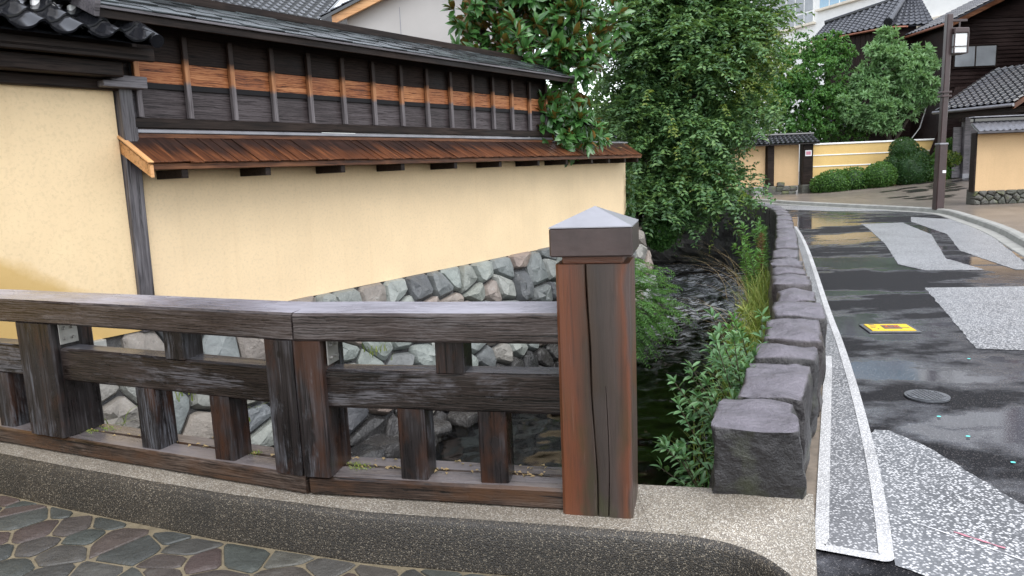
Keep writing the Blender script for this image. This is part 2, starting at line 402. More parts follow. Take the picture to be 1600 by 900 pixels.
def plaster(name, col, stain=None, stains=None):
    m = NT(name); v = m.coord((1, 1, 1), False); f = m.noise(v, 1.4, 5, .6); g = m.noise(v, 38, 4)
    c = m.ramp(f, [(.3, tuple(x*.93 for x in col)), (.7, tuple(min(1, x*1.05) for x in col))])
    c = m.mix(m.ramp(g, [(.33, .22), (.5, 0.0)]), c, tuple(x*.6 for x in col))
    c = m.mix(m.ramp(m.noise(v, 90, 2), [(.28, .35), (.36, 0.0)]), c, tuple(x*.5 for x in col))
    st = m.noise(m.coord((2.2, 1, .12), False), 5, 4)
    c = m.mix(m.ramp(st, [(.55, 0.0), (.8, .16)]), c, tuple(x*y for x, y in zip(col, (.7, .62, .5))))
    if stains:
        tc = m.n('TexCoord'); sp = m.n('SeparateXYZ'); m.l(tc.outputs['Object'], sp.inputs[0])
        wob = m.math('MULTIPLY', m.math('SUBTRACT', m.noise(v, 7.0, 8, .7), .5), .16)
        # wet tide mark: rises towards the far left end of the wall
        edge = m.math('ADD', m.math('MULTIPLY', sp.outputs['X'], stains[0]), stains[1])
        dd = m.math('SUBTRACT', m.math('ADD', edge, wob), sp.outputs['Z'])
        c = m.mix(m.ramp(dd, [(.0, 0.0), (.035, .25), (.12, .8), (.4, .9)]), c, stains[2])
    m.bump(g, .12, .002)
    return m.set(c, .75, .3)
OCHRE = (.79, .605, .38)
M['plaster'] = plaster('ochre_plaster', OCHRE)
M['plaster_wet'] = plaster('ochre_plaster_tide_marked', (.75, .575, .35), stains=(-.64, .07, (.50, .325, .105)))
M['plaster_far'] = plaster('pale_ochre_plaster', (.62, .43, .24))
M['plaster_yel'] = plaster('yellow_plaster', (.72, .50, .20))
M['white'] = simple('white_plaster', (.84, .84, .82), .7, .05, 2)
M['cream'] = simple('cream_render', (.72, .66, .55), .7, .08, 2)
M['greywall'] = simple('pale_grey_wall', (.42, .40, .385), .7, .06, 1.2)
M['tile'] = simple('glazed_dark_tile', (.012, .0125, .015), .10, .35, 9, .8)
M['tile_far'] = simple('grey_roof_tile', (.06, .063, .074), .2, .3, 3, .7)
M['lead'] = simple('wet_lead_flashing', (.20, .20, .22), .3, .2, 5, .6, .5)
M['copper'] = simple('copper_pipe', (.22, .085, .05), .4, .3, 8, .5, .3)
M['black'] = simple('black_trim', (.010, .009, .010), .5, .2, 6, .15)
M['lattice'] = wood('house_siding', (.008, .005, .0045), (.020, .012, .011), (.042, .027, .025), .5, 12, 1.6, .48, .4, spec=0.1)
def glass(name, col, rough=.08):
    m = NT(name); return m.set(col, rough, .8)
M['glass2'] = simple('reflection_tinted_pane', (.30, .32, .34), .12, .3, .8, .7)  # pale grey base colour stands in for the reflection in the glass
M['glass'] = glass('window_glass', (.10, .12, .13)); M['glassblue'] = glass('window_glass_blue', (.25, .42, .55)); M['paper'] = simple('lamp_panel', (.74, .76, .76), .35, .05)
M['blind'] = simple('pale_blind', (.62, .6, .5), .6, .06)
def aggregate(name, stones, base, scale=120, rough=.55, bump=.7, grime=None, spec=.5, thr=(.0, 1.0)):
    m = NT(name); v = m.coord((1, 1, 1), False)
    vo = m.n('TexVoronoi'); vo.inputs['Scale'].default_value = scale; m.l(v, vo.inputs['Vector'])
    rgb = m.n('SeparateXYZ'); m.l(vo.outputs['Color'], rgb.inputs[0])
    c = m.ramp(rgb.outputs[0], stones)
    edge = m.ramp(vo.outputs['Distance'], [(.42, 0.0), (.62, 1.0)])
    c = m.mix(edge, c, base)
    big = m.noise(v, 2.2, 5, .6)
    c = m.mix(m.ramp(big, [(.4, .0), (.66, .45)]), c, tuple(x*.45 for x in base))
    if grime: c = m.mix(m.ramp(m.noise(v, 3.5, 6, .65), [(.36, .8), (.62, .1)]), c, grime)
    m.bump(m.math('SUBTRACT', 1.0, vo.outputs['Distance']), bump, .004)
    return m.set(c, m.ramp(big, [(.35, max(.05, rough-.2)), (.65, rough)]), spec)
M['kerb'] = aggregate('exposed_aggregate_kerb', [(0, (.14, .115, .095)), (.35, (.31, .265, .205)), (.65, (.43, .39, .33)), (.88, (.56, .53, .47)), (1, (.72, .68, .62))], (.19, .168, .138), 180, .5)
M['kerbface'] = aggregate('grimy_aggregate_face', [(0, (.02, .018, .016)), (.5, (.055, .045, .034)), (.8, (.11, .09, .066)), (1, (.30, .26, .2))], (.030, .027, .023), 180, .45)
def asphalt(name, chips, base, scale, puddle=True, chipcut=(.45, .75), rdry=.5, bump=.5):
    m = NT(name); v = m.coord((1, 1, 1), False)
    vo = m.n('TexVoronoi'); vo.inputs['Scale'].default_value = scale; m.l(v, vo.inputs['Vector'])
    sp = m.n('SeparateXYZ'); m.l(vo.outputs['Color'], sp.inputs[0])
    mm = m.math('MULTIPLY', m.ramp(sp.outputs[0], [(chipcut[0], 0.0), (chipcut[1], 1.0)]), m.ramp(vo.outputs['Distance'], [(.3, 1.0), (.6, 0.0)]))
    nb = m.noise(v, 1.1, 6, .62)
    bc = m.ramp(nb, [(.3, tuple(x*.6 for x in base)), (.7, tuple(x*1.35 for x in base))])
    c = m.mix(mm, bc, chips)
    if puddle:
        p = m.math('ADD', m.math('MULTIPLY', m.noise(m.coord((.42, 1.0, 1), False), .8, 3, .5, .5), .72), m.math('MULTIPLY', m.noise(m.coord((.7, 1.0, 1), False), 3.4, 7, .68), .28))
        wet = m.ramp(p, [(.44, 0.0), (.51, 1.0)])
        c = m.mix(m.math('SUBTRACT', 1.0, wet), c, m.mix(mm, tuple(x*.2 for x in base), (.10, .09, .09)))  # film kept pale as painted sky sheen, bare asphalt darkened against it
        rg = m.math('ADD', m.math('MULTIPLY', m.math('SUBTRACT', 1.0, wet), rdry-.075), .075)
        bu = m.n('Bump'); bu.inputs['Distance'].default_value = .004
        m.l(m.math('ADD', vo.outputs['Distance'], m.math('MULTIPLY', m.noise(v, 9, 3), .6)), bu.inputs['Height'])
        m.l(m.math('MULTIPLY', m.math('SUBTRACT', 1.03, wet), bump), bu.inputs['Strength'])
        m.l(bu.outputs[0], m.b.inputs['Normal'])
        return m.set(c, rg, m.math('ADD', m.math('MULTIPLY', wet, .45), .12))
    m.bump(vo.outputs['Distance'], bump, .004)
    return m.set(c, rdry, .45)
M['asphalt'] = asphalt('wet_dark_asphalt', (.18, .18, .19), (.060, .060, .070), 130, True, (.72, .95), .62, .7)
M['pale'] = asphalt('pale_chipped_asphalt', (.62, .62, .63), (.14, .145, .155), 78, False, (.30, .56), .42, .5)
M['gutter'] = asphalt('grey_chipped_gutter', (.56, .56, .57), (.125, .127, .135), 85, False, (.40, .66), .42, .4)
M['line'] = asphalt('worn_white_line', (.76, .76, .76), (.36, .36, .365), 120, False, (.22, .55), .5, .4)
M['dirt'] = simple('sandy_gutter_dirt', (.20, .165, .13), .6, .3, 14, .4)
M['forecourt'] = asphalt('brown_grey_paving', (.30, .26, .22), (.16, .135, .115), 60, False, (.55, .8), .32, .3)
M['tilemark'] = simple('dark_wet_paver', (.04, .037, .035), .25, .3, 9)
M['mortar'] = simple('ochre_mortar', (.18, .15, .10), .6, .25, 18, .4, 0, .3)
M['concrete'] = simple('pale_concrete', (.30, .30, .28), .6, .18, 5, .4, 0, .2)
M['soil'] = simple('dark_soil', (.045, .035, .025), .9, .4, 5)
def stonemat(name, cols, scale=9, rough=.55, moss=None, bump=.8, wet=.12, hi=(.5, .52, .50), top=None):
    m = NT(name); v = m.coord(); oi = m.n('ObjectInfo')
    base = m.ramp(oi.outputs['Random'], [(i/(len(cols)-1), c) for i, c in enumerate(cols)])
    f = m.noise(v, scale, 8, .68, .4); g = m.noise(v, scale*4, 5, .6)
    c = m.mix(m.ramp(f, [(.34, .6), (.58, 0.0)]), base, m.mix(.5, base, (.03, .03, .03)))
    c = m.mix(m.ramp(f, [(.58, 0.0), (.74, .30)]), c, hi)
    if moss: c = m.mix(m.ramp(m.noise(v, scale*.5, 5, .6), [(.55, 0.0), (.68, .7)]), c, moss)
    if top:  # upward faces coloured paler to paint in the wet sky sheen
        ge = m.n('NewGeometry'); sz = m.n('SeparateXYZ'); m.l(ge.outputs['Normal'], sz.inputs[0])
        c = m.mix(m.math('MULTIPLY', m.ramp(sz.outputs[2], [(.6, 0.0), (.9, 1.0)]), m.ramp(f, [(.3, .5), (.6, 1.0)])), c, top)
    m.bump(m.math('ADD', f, m.math('MULTIPLY', g, .5)), bump, .03)
    return m.set(c, m.ramp(f, [(.3, rough-wet), (.7, rough+wet)]), .45)
M['bankstone'] = stonemat('embankment_stone', [(.19, .21, .195), (.29, .32, .295), (.14, .15, .16), (.27, .285, .25), (.29, .225, .19), (.215, .235, .225), (.08, .082, .09), (.33, .355, .33), (.225, .19, .165), (.28, .31, .285)], 8, .45)
M['wetrock'] = stonemat('wet_black_rock', [(.02, .02, .021), (.05, .047, .045), (.03, .028, .028)], 8, .25)
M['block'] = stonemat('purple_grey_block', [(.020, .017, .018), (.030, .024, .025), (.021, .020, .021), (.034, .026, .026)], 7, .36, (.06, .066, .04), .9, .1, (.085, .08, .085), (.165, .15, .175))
M['bankwall'] = stonemat('mossy_canal_wall', [(.018, .018, .016), (.026, .025, .021)], 3.2, .6, (.02, .028, .010), 1.4)
M['footstone'] = stonemat('mossy_footing_stone', [(.06, .065, .05), (.10, .10, .085), (.085, .08, .07)], 5, .6, (.13, .15, .045))
M['flag'] = stonemat('flagstone', [(.045, .05, .046), (.075, .08, .074), (.080, .056, .050), (.052, .06, .056), (.062, .068, .06), (.088, .066, .058), (.05, .056, .054), (.075, .07, .062), (.085, .085, .072), (.070, .050, .047)], 9, .40, None, .5, .16, (.12, .125, .115))
def watermat():
    m = NT('canal_water'); v = m.coord((1, 1, 1), False)
    n1 = m.noise(m.coord((1.3, .7, 1), False), 3.2, 5, .6, .5); n2 = m.noise(v, 14, 3)
    tc = m.n('TexCoord'); sp = m.n('SeparateXYZ'); m.l(tc.outputs['Object'], sp.inputs[0])
    rough_zone = m.ramp(m.math('DIVIDE', sp.outputs['Y'], 25.0), [(.42, .15), (.62, 1.0)])
    bu = m.n('Bump'); bu.inputs['Distance'].default_value = .05
    m.l(m.math('ADD', n1, m.math('MULTIPLY', n2, .45)), bu.inputs['Height']); m.l(m.math('MULTIPLY', rough_zone, .35), bu.inputs['Strength'])
    gl = m.n('BsdfGlossy'); gl.inputs['Roughness'].default_value = .10; gl.inputs['Color'].default_value = (.9, .92, .95, 1); m.l(bu.outputs[0], gl.inputs['Normal'])
    tr = m.n('BsdfTransparent'); tr.inputs['Color'].default_value = (.30, .27, .22, 1)
    fr = m.n('Fresnel'); fr.inputs['IOR'].default_value = 1.33; m.l(bu.outputs[0], fr.inputs['Normal'])
    mx = m.n('MixShader'); m.l(fr.outputs[0], mx.inputs[0]); m.l(tr.outputs[0], mx.inputs[1]); m.l(gl.outputs[0], mx.inputs[2])
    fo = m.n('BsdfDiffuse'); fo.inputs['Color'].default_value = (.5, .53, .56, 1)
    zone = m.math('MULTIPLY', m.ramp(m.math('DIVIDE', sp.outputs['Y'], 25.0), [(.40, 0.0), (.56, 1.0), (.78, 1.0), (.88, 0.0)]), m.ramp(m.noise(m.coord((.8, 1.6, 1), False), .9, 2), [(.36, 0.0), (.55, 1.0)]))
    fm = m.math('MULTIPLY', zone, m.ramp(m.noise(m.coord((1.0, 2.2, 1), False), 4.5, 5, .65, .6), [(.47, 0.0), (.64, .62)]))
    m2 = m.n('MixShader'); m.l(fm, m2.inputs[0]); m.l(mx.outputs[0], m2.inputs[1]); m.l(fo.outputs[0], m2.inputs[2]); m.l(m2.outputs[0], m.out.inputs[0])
    return m.m
M['water'] = watermat()
M['bed'] = asphalt('canal_bed', (.22, .18, .12), (.052, .040, .028), 16, False, (.86, .97), .6, .4)
M['bark'] = wood('bark', (.02, .015, .011), (.05, .038, .03), (.1, .08, .065), .8, 14, 3, .5, .8)
M['lf_big'] = leafmat('robinia_leaf', [(.042, .10, .042), (.07, .155, .055), (.10, .205, .068), (.15, .26, .078), (.08, .18, .08)], .4)
M['lf_yel'] = leafmat('yellowing_leaf', [(.09, .17, .035), (.13, .20, .035), (.20, .24, .04), (.08, .16, .035)], .42, .28)
M['lf_mag'] = leafmat('magnolia_leaf', [(.034, .105, .028), (.055, .15, .038), (.075, .19, .048)], .25, .1, (.20, .115, .03), .6)
M['lf_mid'] = leafmat('midgreen_leaf', [(.05, .15, .035), (.08, .21, .045), (.12, .27, .06)], .42)
M['lf_lite'] = leafmat('bright_leaf', [(.14, .28, .11), (.20, .36, .15), (.27, .44, .21)], .42, .28)
M['lf_bush'] = leafmat('clipped_bush_leaf', [(.016, .055, .014), (.024, .075, .018), (.035, .095, .022)], .45)
M['lf_hedge'] = leafmat('hedge_leaf', [(.05, .13, .025), (.075, .18, .035), (.11, .23, .045)], .42)
M['lf_fern'] = leafmat('feathery_leaf', [(.06, .17, .035), (.09, .23, .05), (.13, .28, .07)], .5, .3)
M['lf_shrub'] = leafmat('waterside_shrub_leaf', [(.06, .15, .055), (.095, .21, .08), (.15, .28, .12)], .33, .22)
M['lf_grass'] = leafmat('yellow_green_grass', [(.16, .24, .045), (.24, .30, .06), (.33, .36, .085), (.11, .21, .045)], .5, .3)
M['lf_dry'] = leafmat('dry_grass', [(.42, .29, .14), (.5, .37, .19), (.34, .24, .11)], .6, .2)
M['lf_red'] = leafmat('reddish_weed', [(.09, .03, .018), (.13, .05, .022), (.10, .06, .02)], .6, .2)
M['stem'] = simple('green_brown_stem', (.055, .04, .022), .6, .3, 10)
M['yellow'] = simple('yellow_cover_paint', (.86, .55, .01), .3, .06, 14)
M['orange'] = simple('orange_lettering', (.75, .16, .02), .4, .08)
M['iron'] = simple('wet_cast_iron', (.10, .105, .115), .3, .3, 14, .6, .2, .25)
M['pole'] = simple('brown_pole_paint', (.040, .022, .022), .33, .2, 5, .5)
M['cyan'] = simple('cyan_survey_paint', (.12, .62, .58), .5, .1); M['pink'] = simple('pink_survey_paint', (.55, .22, .28), .5, .2); M['sticker'] = simple('white_sticker', (.8, .8, .82), .4, .03)

# ================================================================== THE SETTING
BANK = [(.30, 1.0), (.55, 2.2), (.80, 2.98), (1.07, 3.5), (1.36, 4.12), (1.6, 4.65), (1.86, 5.27), (2.12, 5.88), (2.32, 6.5), (2.55, 7.15), (2.77, 7.8), (3.0, 8.5), (3.29, 9.22), (3.6, 10.05), (4.03, 11.27), (4.6, 12.85), (5.3, 14.8), (5.75, 16.2), (6.12, 17.8), (6.35, 19.2), (6.3, 20.6), (5.8, 21.8), (4.6, 22.8), (2.0, 24.0), (-8, 27), (-60, 40)]
TH = R(35); tW = Vector((math.sin(TH), math.cos(TH), 0)); nW = Vector((tW.y, -tW.x, 0))
WF = frame((-2.801, 6.9, 0), tW)                       # wall frame: x along the wall (away), y inward, z up
def wp(s, off=0, z=0): return Vector((-2.801, 6.9, z)) + tW*s + nW*off
LEFTB = [wp(-14).to_2d()[:], wp(-4).to_2d()[:], wp(0).to_2d()[:], wp(4).to_2d()[:], wp(8.6).to_2d()[:], wp(9.3, -.1).to_2d()[:], (2.75, 15.4), (2.9, 16.6), (2.6, 17.9), (1.6, 18.8), (-8, 22), (-60, 35)]
WATER_Z = -1.35
g = tag(obj('ground', poly_sheet([(-400, -300), (400, -300), (400, 700), (-400, 700)], -1.62), M['bed']), kind='structure')
wx = np.arange(-6, 7.01, .045); wy = np.arange(1.5, 25.01, .05); gx_, gy_ = np.meshgrid(wx, wy); hgt = np.zeros_like(gx_)
wr = np.random.default_rng(2)
calm = .0016+.0024*np.clip((gy_-6)/4, 0, 1); rif = np.clip((gy_-10.5)/3, 0, 1)*np.clip((21-gy_)/3, 0, 1)
for k in range(34):
    lam = .09*(1.9**wr.uniform(0, 3.0)); an = wr.uniform(0, 2*math.pi); ph = wr.uniform(0, 6.28)
    wob_ = 1.2*np.sin(gx_*wr.uniform(.6, 2)+ph*2)+1.2*np.sin(gy_*wr.uniform(.5, 1.8)+ph)
    hgt += np.sin((gx_*math.cos(an)+gy_*math.sin(an)*.8)*2*math.pi/lam+ph+wob_)*lam*(calm*2.0+.0125*rif*(.5+.5*np.sin(gx_*2.1+gy_*1.3+ph)))
WV = np.stack([gx_, gy_, WATER_Z+hgt], -1).reshape(-1, 3); nr_, nc_ = gx_.shape
ii = (np.arange(nr_-1)[:, None]*nc_+np.arange(nc_-1)[None, :]).ravel(); wme = np_mesh(WV, np.stack([ii, ii+1, ii+nc_+1, ii+nc_], 1)); wme.polygons.foreach_set('use_smooth', [True]*len(wme.polygons))
w = tag(obj('water', wme, M['water']), kind='structure')
tag(obj('water', poly_sheet([(-60, -40), (30, -40), (30, 60), (-60, 60)], WATER_Z-.05), M['water']), kind='structure')
tag(obj('road', poly_sheet(BANK + [(-60, 400), (400, 400), (400, -60), (.30, -60)], 0), M['asphalt']), kind='structure')
tag(obj('terrain', poly_sheet(LEFTB + [(-400, 35), (-400, -40)], .30), M['soil']), kind='structure')
# canal wall of the right bank, rough faced
def bank_face(line, z0, z1, amp, seed, flip=False, dz=.14, ds=.16, batter=0.0):
    pts = []; acc = 0
    for a, b in zip(line[:-1], line[1:]):
        a, b = Vector(a), Vector(b); L = (b-a).length; n = max(1, int(L/ds)) if L < 6 else 12
        for i in range(n): pts.append((a+(b-a)*i/n, acc+L*i/n))
        acc += L
    pts.append((Vector(line[-1]), acc)); nz = int((z1-z0)/dz)+1; v = []; f = []
    for i, (p, s) in enumerate(pts):
        a = pts[max(i-1, 0)][0]; b = pts[min(i+1, len(pts)-1)][0]; t = (b-a).normalized(); nn = Vector((-t.y, t.x))
        for k in range(nz+1):
            z = z0+(z1-z0)*k/nz; q = noise.noise(Vector((s*2.2+seed, z*2.6, seed)))*amp + noise.noise(Vector((s*6, z*7, seed*2)))*amp*.5
            q += batter*(z1-z) - (amp*.6 if k == nz else 0)
            v.append((p.x+nn.x*q, p.y+nn.y*q, z))
    m = nz+1
    for i in range(len(pts)-1):
        for k in range(nz): f.append((i*m+k, i*m+k+1, (i+1)*m+k+1, (i+1)*m+k) if not flip else (i*m+k, (i+1)*m+k, (i+1)*m+k+1, i*m+k+1))
    return pymesh(v, f)
tag(obj('canal_wall', bank_face([(.33, 1.0)]+BANK[1:], -1.6, .02, .10, 3), M['bankwall']), 'dark mossy retaining wall of the canal below the stone blocks on the road side', 'retaining wall', kind='structure')
lb = LEFTB[4:]
tag(obj('canal_wall', bank_face(lb[::-1], -1.6, .32, .12, 9), M['bankwall']), 'dark bank wall of the canal under the big leafy tree', 'retaining wall', kind='structure')

# ---- road surfacing
outer = smooth_line([(1.30, 2.30), (1.47, 2.73), (1.77, 3.43), (2.04, 4.11), (2.36, 4.95), (2.82, 6.2), (3.28, 7.53), (4.21, 10.1), (5.25, 13.0), (6.23, 15.87), (6.75, 17.5)])
def between(line, y0, y1): return [p for p in line if y0 <= p[1] <= y1]
outer = between(outer, 2.84, 17.6)
inner = smooth_line([(1.10, 2.60), (1.2, 2.86), (1.46, 3.46), (1.85, 4.35), (2.19, 5.13), (2.53, 5.91), (3.1, 7.4), (4.0, 9.95), (5.05, 12.9), (6.05, 15.8), (6.62, 17.5)])
inner = between(inner, 2.84, 17.5)
tag(obj('dirt_strip', poly_sheet([(1.16, 2.80)] + inner + [(p[0]+.28, p[1]-.05) for p in BANK[3:17]][::-1] + [(1.16, 3.1)], .004), M['dirt']), kind='structure')
tag(obj('gutter', poly_sheet([(1.215, 2.86)] + inner + off_line(outer, -.02)[::-1] + [(1.45, 2.75)], .008), M['gutter']), kind='structure')
def arc(c, r_, a0, a1, n=7): return [(c[0]+r_*math.cos(R(a0+(a1-a0)*k/(n-1))), c[1]+r_*math.sin(R(a0+(a1-a0)*k/(n-1)))) for k in range(n)]
upath = between(inner, 2.93, 6.0)[::-1] + arc((1.235, 2.875), .040, 155, 245) + arc((1.437, 2.774), .045, 248, 335) + between(outer, 2.86, 17.6)
tag(obj('road_marking', strip(upath, -.056, .0, .012), M['line']), kind='structure')
for pts in ([(2.10, 4.19), (2.18, 4.16), (2.25, 3.84), (2.256, 3.456), (2.28, 3.17), (2.6, 1.6), (2.1, 1.9), (1.53, 2.62), (1.455, 2.715), (1.74, 3.43), (2.02, 4.11)],
            [(4.94, 8.78), (6.0, 8.6), (6.25, 8.5), (5.2, 5.4), (4.08, 5.79), (3.77, 5.91), (4.34, 7.3)],
            [(8.29, 17.54), (7.91, 16.4), (6.7, 13.2), (5.67, 10.8), (5.69, 10.1), (6.40, 9.94), (6.6, 11.2), (7.1, 12.2), (8.3, 14.6), (9.2, 17.4)],
            [(6.75, 9.85), (6.95, 9.8), (9.3, 14.4), (10.6, 17.7), (10.2, 18.9), (9.5, 17.6), (8.6, 14.6), (7.3, 12.0)],
            [(9.6, 22), (10.9, 21.2), (10.4, 23.8), (9.3, 26), (8.6, 24)]):
    rg_ = []
    for a, b in zip(pts, pts[1:]+pts[:1]):
        L_ = math.dist(a, b); n_ = max(1, int(L_/.05)); nx_, ny_ = -(b[1]-a[1])/L_, (b[0]-a[0])/L_
        for k in range(n_):
            x, y = a[0]+(b[0]-a[0])*k/n_, a[1]+(b[1]-a[1])*k/n_; q = .010*noise.noise(Vector((x*3, y*3, 1)))+.014*noise.noise(Vector((x*14, y*14, 5)))
            rg_.append((x+nx_*q, y+ny_*q))
    tag(obj('road_patch', poly_sheet(rg_, .004), M['pale']), kind='structure')
# kerb line on the far side and the forecourt in front of the houses
KERB = smooth_line([(6.4, -30), (6.4, 2), (6.6, 6.6), (7.25, 9.6), (8.3, 11.9), (9.56, 14.5), (10.78, 17.8), (11.35, 19.4), (11.3, 20.4), (10.9, 22), (10.3, 24.1), (9.75, 26.4), (9.5, 29), (8.3, 31), (2, 33.5), (-20, 38)], 2)
kerbL = off_line(KERB, .16)
v = []; f = []
prof = [(-.22, .0), (-.21, .012), (-.02, .012), (0, .10), (.03, .12), (.17, .12), (.18, .0)]
for (dx, z) in prof: v += [(p[0], p[1], z) for p in off_line(KERB, dx)]
nK = len(KERB)
for k in range(len(prof)-1):
    for i in range(nK-1): f.append((k*nK+i, (k+1)*nK+i, (k+1)*nK+i+1, k*nK+i+1))
f = [q[::-1] for q in f]
tag(obj('kerb', pymesh(v, f), M['concrete']), kind='structure')
fc = off_line(KERB, .18)
def fz(x, y):     # the forecourt rises towards the gate
    return .10 + .42*max(0, min(1, (x-12.5)/5.5))*max(0, min(1, (y-22)/6))
v = []; f = []
for i, p in enumerate(fc):
    far = (max(p[0]+14, 60), p[1]+2) if p[1] < 30 else (p[0]+30, 60)
    for k in range(13):
        t = (k/12)**1.6; x = p[0]+(far[0]-p[0])*t; y = p[1]+(far[1]-p[1])*t; v.append((x, y, fz(x, y)))
for i in range(len(fc)-1):
    for k in range(12): f.append((i*13+k, i*13+k+1, (i+1)*13+k+1, (i+1)*13+k))
tag(obj('pavement', pymesh(v, f), M['forecourt']), kind='structure')
pv = tag(obj('tile_inlay', pymesh([(0, 0, -5), (.1, 0, -5), (0, .1, -5)], [(0, 1, 2)]), M['tilemark']), kind='structure')
bpy.data.objects.remove(pv)
rd = random.Random(4)
tm = poly_sheet([(0, 0), (.75, 0), (.75, .26), (0, .26)], 0)
pave = [o for o in COL.objects if o.name == 'pavement'][0]
for i in range(34):
    x = rd.uniform(12.6, 18.5); y = 22.5 + (x-12.4)*1.25 + rd.uniform(0, 4.2) - .5
    if y > 29.6: continue
    nz = (fz(x+.2, y)-fz(x-.2, y))/.4; ny = (fz(x, y+.2)-fz(x, y-.2))/.4
    obj('paver', tm, M['tilemark'], pave, frame((x, y, fz(x, y)+.02), (1, .1, nz), z=Vector((-nz, -ny, 1))))
# survey paint and marks on the road
for x, y in ((3.52, 5.6), (2.57, 4.35), (2.54, 4.01), (2.54, 3.63)):
    n = 9; tag(obj('survey_mark', poly_sheet([(x+.013*math.cos(k*.7)*(1+.3*math.sin(3*k)), y+.012*math.sin(k*.7)) for k in range(n)], .009), M['cyan']), kind='structure')
def paint(a, b, wdt, mat, name='paint_mark'):
    a, b = Vector(a), Vector(b); t = (b-a); n_ = Vector((-t.y, t.x)).normalized()*wdt; pts = []
    for i in range(9): q = a+t*i/8; pts.append(tuple(q+n_*(.6+.4*math.sin(i*2.3))))
    for i in range(8, -1, -1): q = a+t*i/8; pts.append(tuple(q-n_*(.6+.4*math.cos(i*1.9))))
    tag(obj(name, poly_sheet(pts, .0075), mat), kind='structure')
paint((1.95, 2.80), (1.83, 2.95), .008, M['pink']); paint((1.98, 2.68), (1.73, 3.03), .004, M['sticker'])

# ---- bridge: deck with flagstones, kerb
KF = [(-9.0, 6.75), (-2.80, 3.80), (-.925, 2.985), (.105, 2.742), (.60, 2.615), (.76, 2.54), (.86, 2.40), (.90, 2.1), (.93, 1.2), (.9, -6)]
KF = smooth_line(KF[:4], 1) + smooth_line(KF[4:], 2)
deck = tag(obj('bridge_deck', poly_sheet(KF + [(-9, -6)], -.012, .5), M['mortar']), kind='structure')
def inside_deck(x, y):
    for a, b in zip(KF[:-1], KF[1:]):
        if min(a[0], b[0]) <= x <= max(a[0], b[0]) and a[0] != b[0]:
            return y < a[1]+(b[1]-a[1])*(x-a[0])/(b[0]-a[0])
    return False
fp = []; rd = random.Random(21); drop = random.Random(77)
ang = R(-14)                                             # courses roughly follow the kerb
pts = jitter_pts(-4.4, 1.6, -.4, 2.1, .205, .132, .46, 5)
pts = [p for p in pts if drop.random() > .22]
cells = voronoi(pts, -4.6, 1.9, -.6, 2.3)
def f2w(p): return (p[0]*math.cos(R(-20))-p[1]*math.sin(R(-20))+.1, p[0]*math.sin(R(-20))+p[1]*math.cos(R(-20))+1.55)
for i, cpoly in enumerate(cells):
    if len(cpoly) < 3: continue
    pl = [f2w(p) for p in cpoly]
    for a, b in zip(KF[:-1], KF[1:]):
        if b[0] > .7: break
        if b[0] < min(p[0] for p in pl)-.02 or a[0] > max(p[0] for p in pl)+.02: continue
        nx, ny = -(b[1]-a[1]), (b[0]-a[0]); L = math.hypot(nx, ny); nx, ny = nx/L, ny/L
        pl = clip(pl, nx, ny, nx*a[0]+ny*a[1]-.014)
        if len(pl) < 3: break
    if len(pl) < 3: continue
    ar = abs(sum(pl[k][0]*pl[(k+1) % len(pl)][1]-pl[(k+1) % len(pl)][0]*pl[k][1] for k in range(len(pl))))/2
    if ar < .004: continue
    me, c = stone_mesh(pl, .008, .007, .03, i, True, 1)
    if c[0] > .86 or c[1] < 1.3: continue
    obj('flagstone', me, M['flag'], deck, T(c[0], c[1], -.009+rd.uniform(-.002, .002)))
# kerb: top, rounded front edge and face
def kerb_profile():
    front = KF; n = len(front); v = []; f = []
    offs = [(0, -.03), (-.004, .10), (-.012, .175), (-.022, .193), (-.042, .2)]
    for d, z in offs: v += [(p[0], p[1], z) for p in off_line(front, d)]
    for k in range(len(offs)-1):
        for i in range(n-1): f.append((k*n+i, k*n+i+1, (k+1)*n+i+1, (k+1)*n+i))
    return pymesh(v, f, 60)
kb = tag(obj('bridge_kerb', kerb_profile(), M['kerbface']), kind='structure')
topf = off_line(KF, -.042)
left = [p for p in topf if p[0] < .5]; _r = [p for p in topf if p[0] >= .5][0]; _l = left[-1]; left.append((.502, _l[1]+(_r[1]-_l[1])*(.502-_l[0])/(_r[0]-_l[0]))); right = [p for p in topf if p[0] >= .5]
backl = [(-9.3, 7.3), (-2.6, 4.30), (-.80, 3.45), (.50, 3.13)]
v = []
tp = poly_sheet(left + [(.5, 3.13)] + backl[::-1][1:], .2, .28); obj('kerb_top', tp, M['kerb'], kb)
lp_ = [(.5, 3.13), (.5, 3.0), (.5, 2.85), (.5, left[-1][1])] + [tuple(p) for p in topf if p[0] >= .5]
rline = [(1.235, 2.965), (1.22, 2.92), (1.205, 2.88), (1.19, 2.83), (1.15, 2.72), (1.10, 2.58), (1.05, 2.44), (1.0, 2.25), (.985, 2.1), (.98, 1.8), (.98, 1.2), (.98, .2), (.99, -2), (1.0, -6)]
def resamp(l, n):
    d = [0]
    for p, q in zip(l[:-1], l[1:]): d.append(d[-1]+math.dist(p, q))
    return [tuple(np.interp(i*d[-1]/(n-1), d, [p[k] for p in l]) for k in (0, 1)) for i in range(n)]
NC = 14; lp_ = resamp(lp_[:4], 14)+lp_[4:]; NL = len(lp_); ri_ = []
for i, p in enumerate(lp_):
    # match by y, except along the back edge
    y = p[1] if p[1] < 2.6 else None
    ri_.append(p)
dl = [0]
for p, q in zip(rline[:-1], rline[1:]): dl.append(dl[-1]+math.dist(p, q))
tot = dl[-1]; ys = [-p[1] for p in rline]
v = []
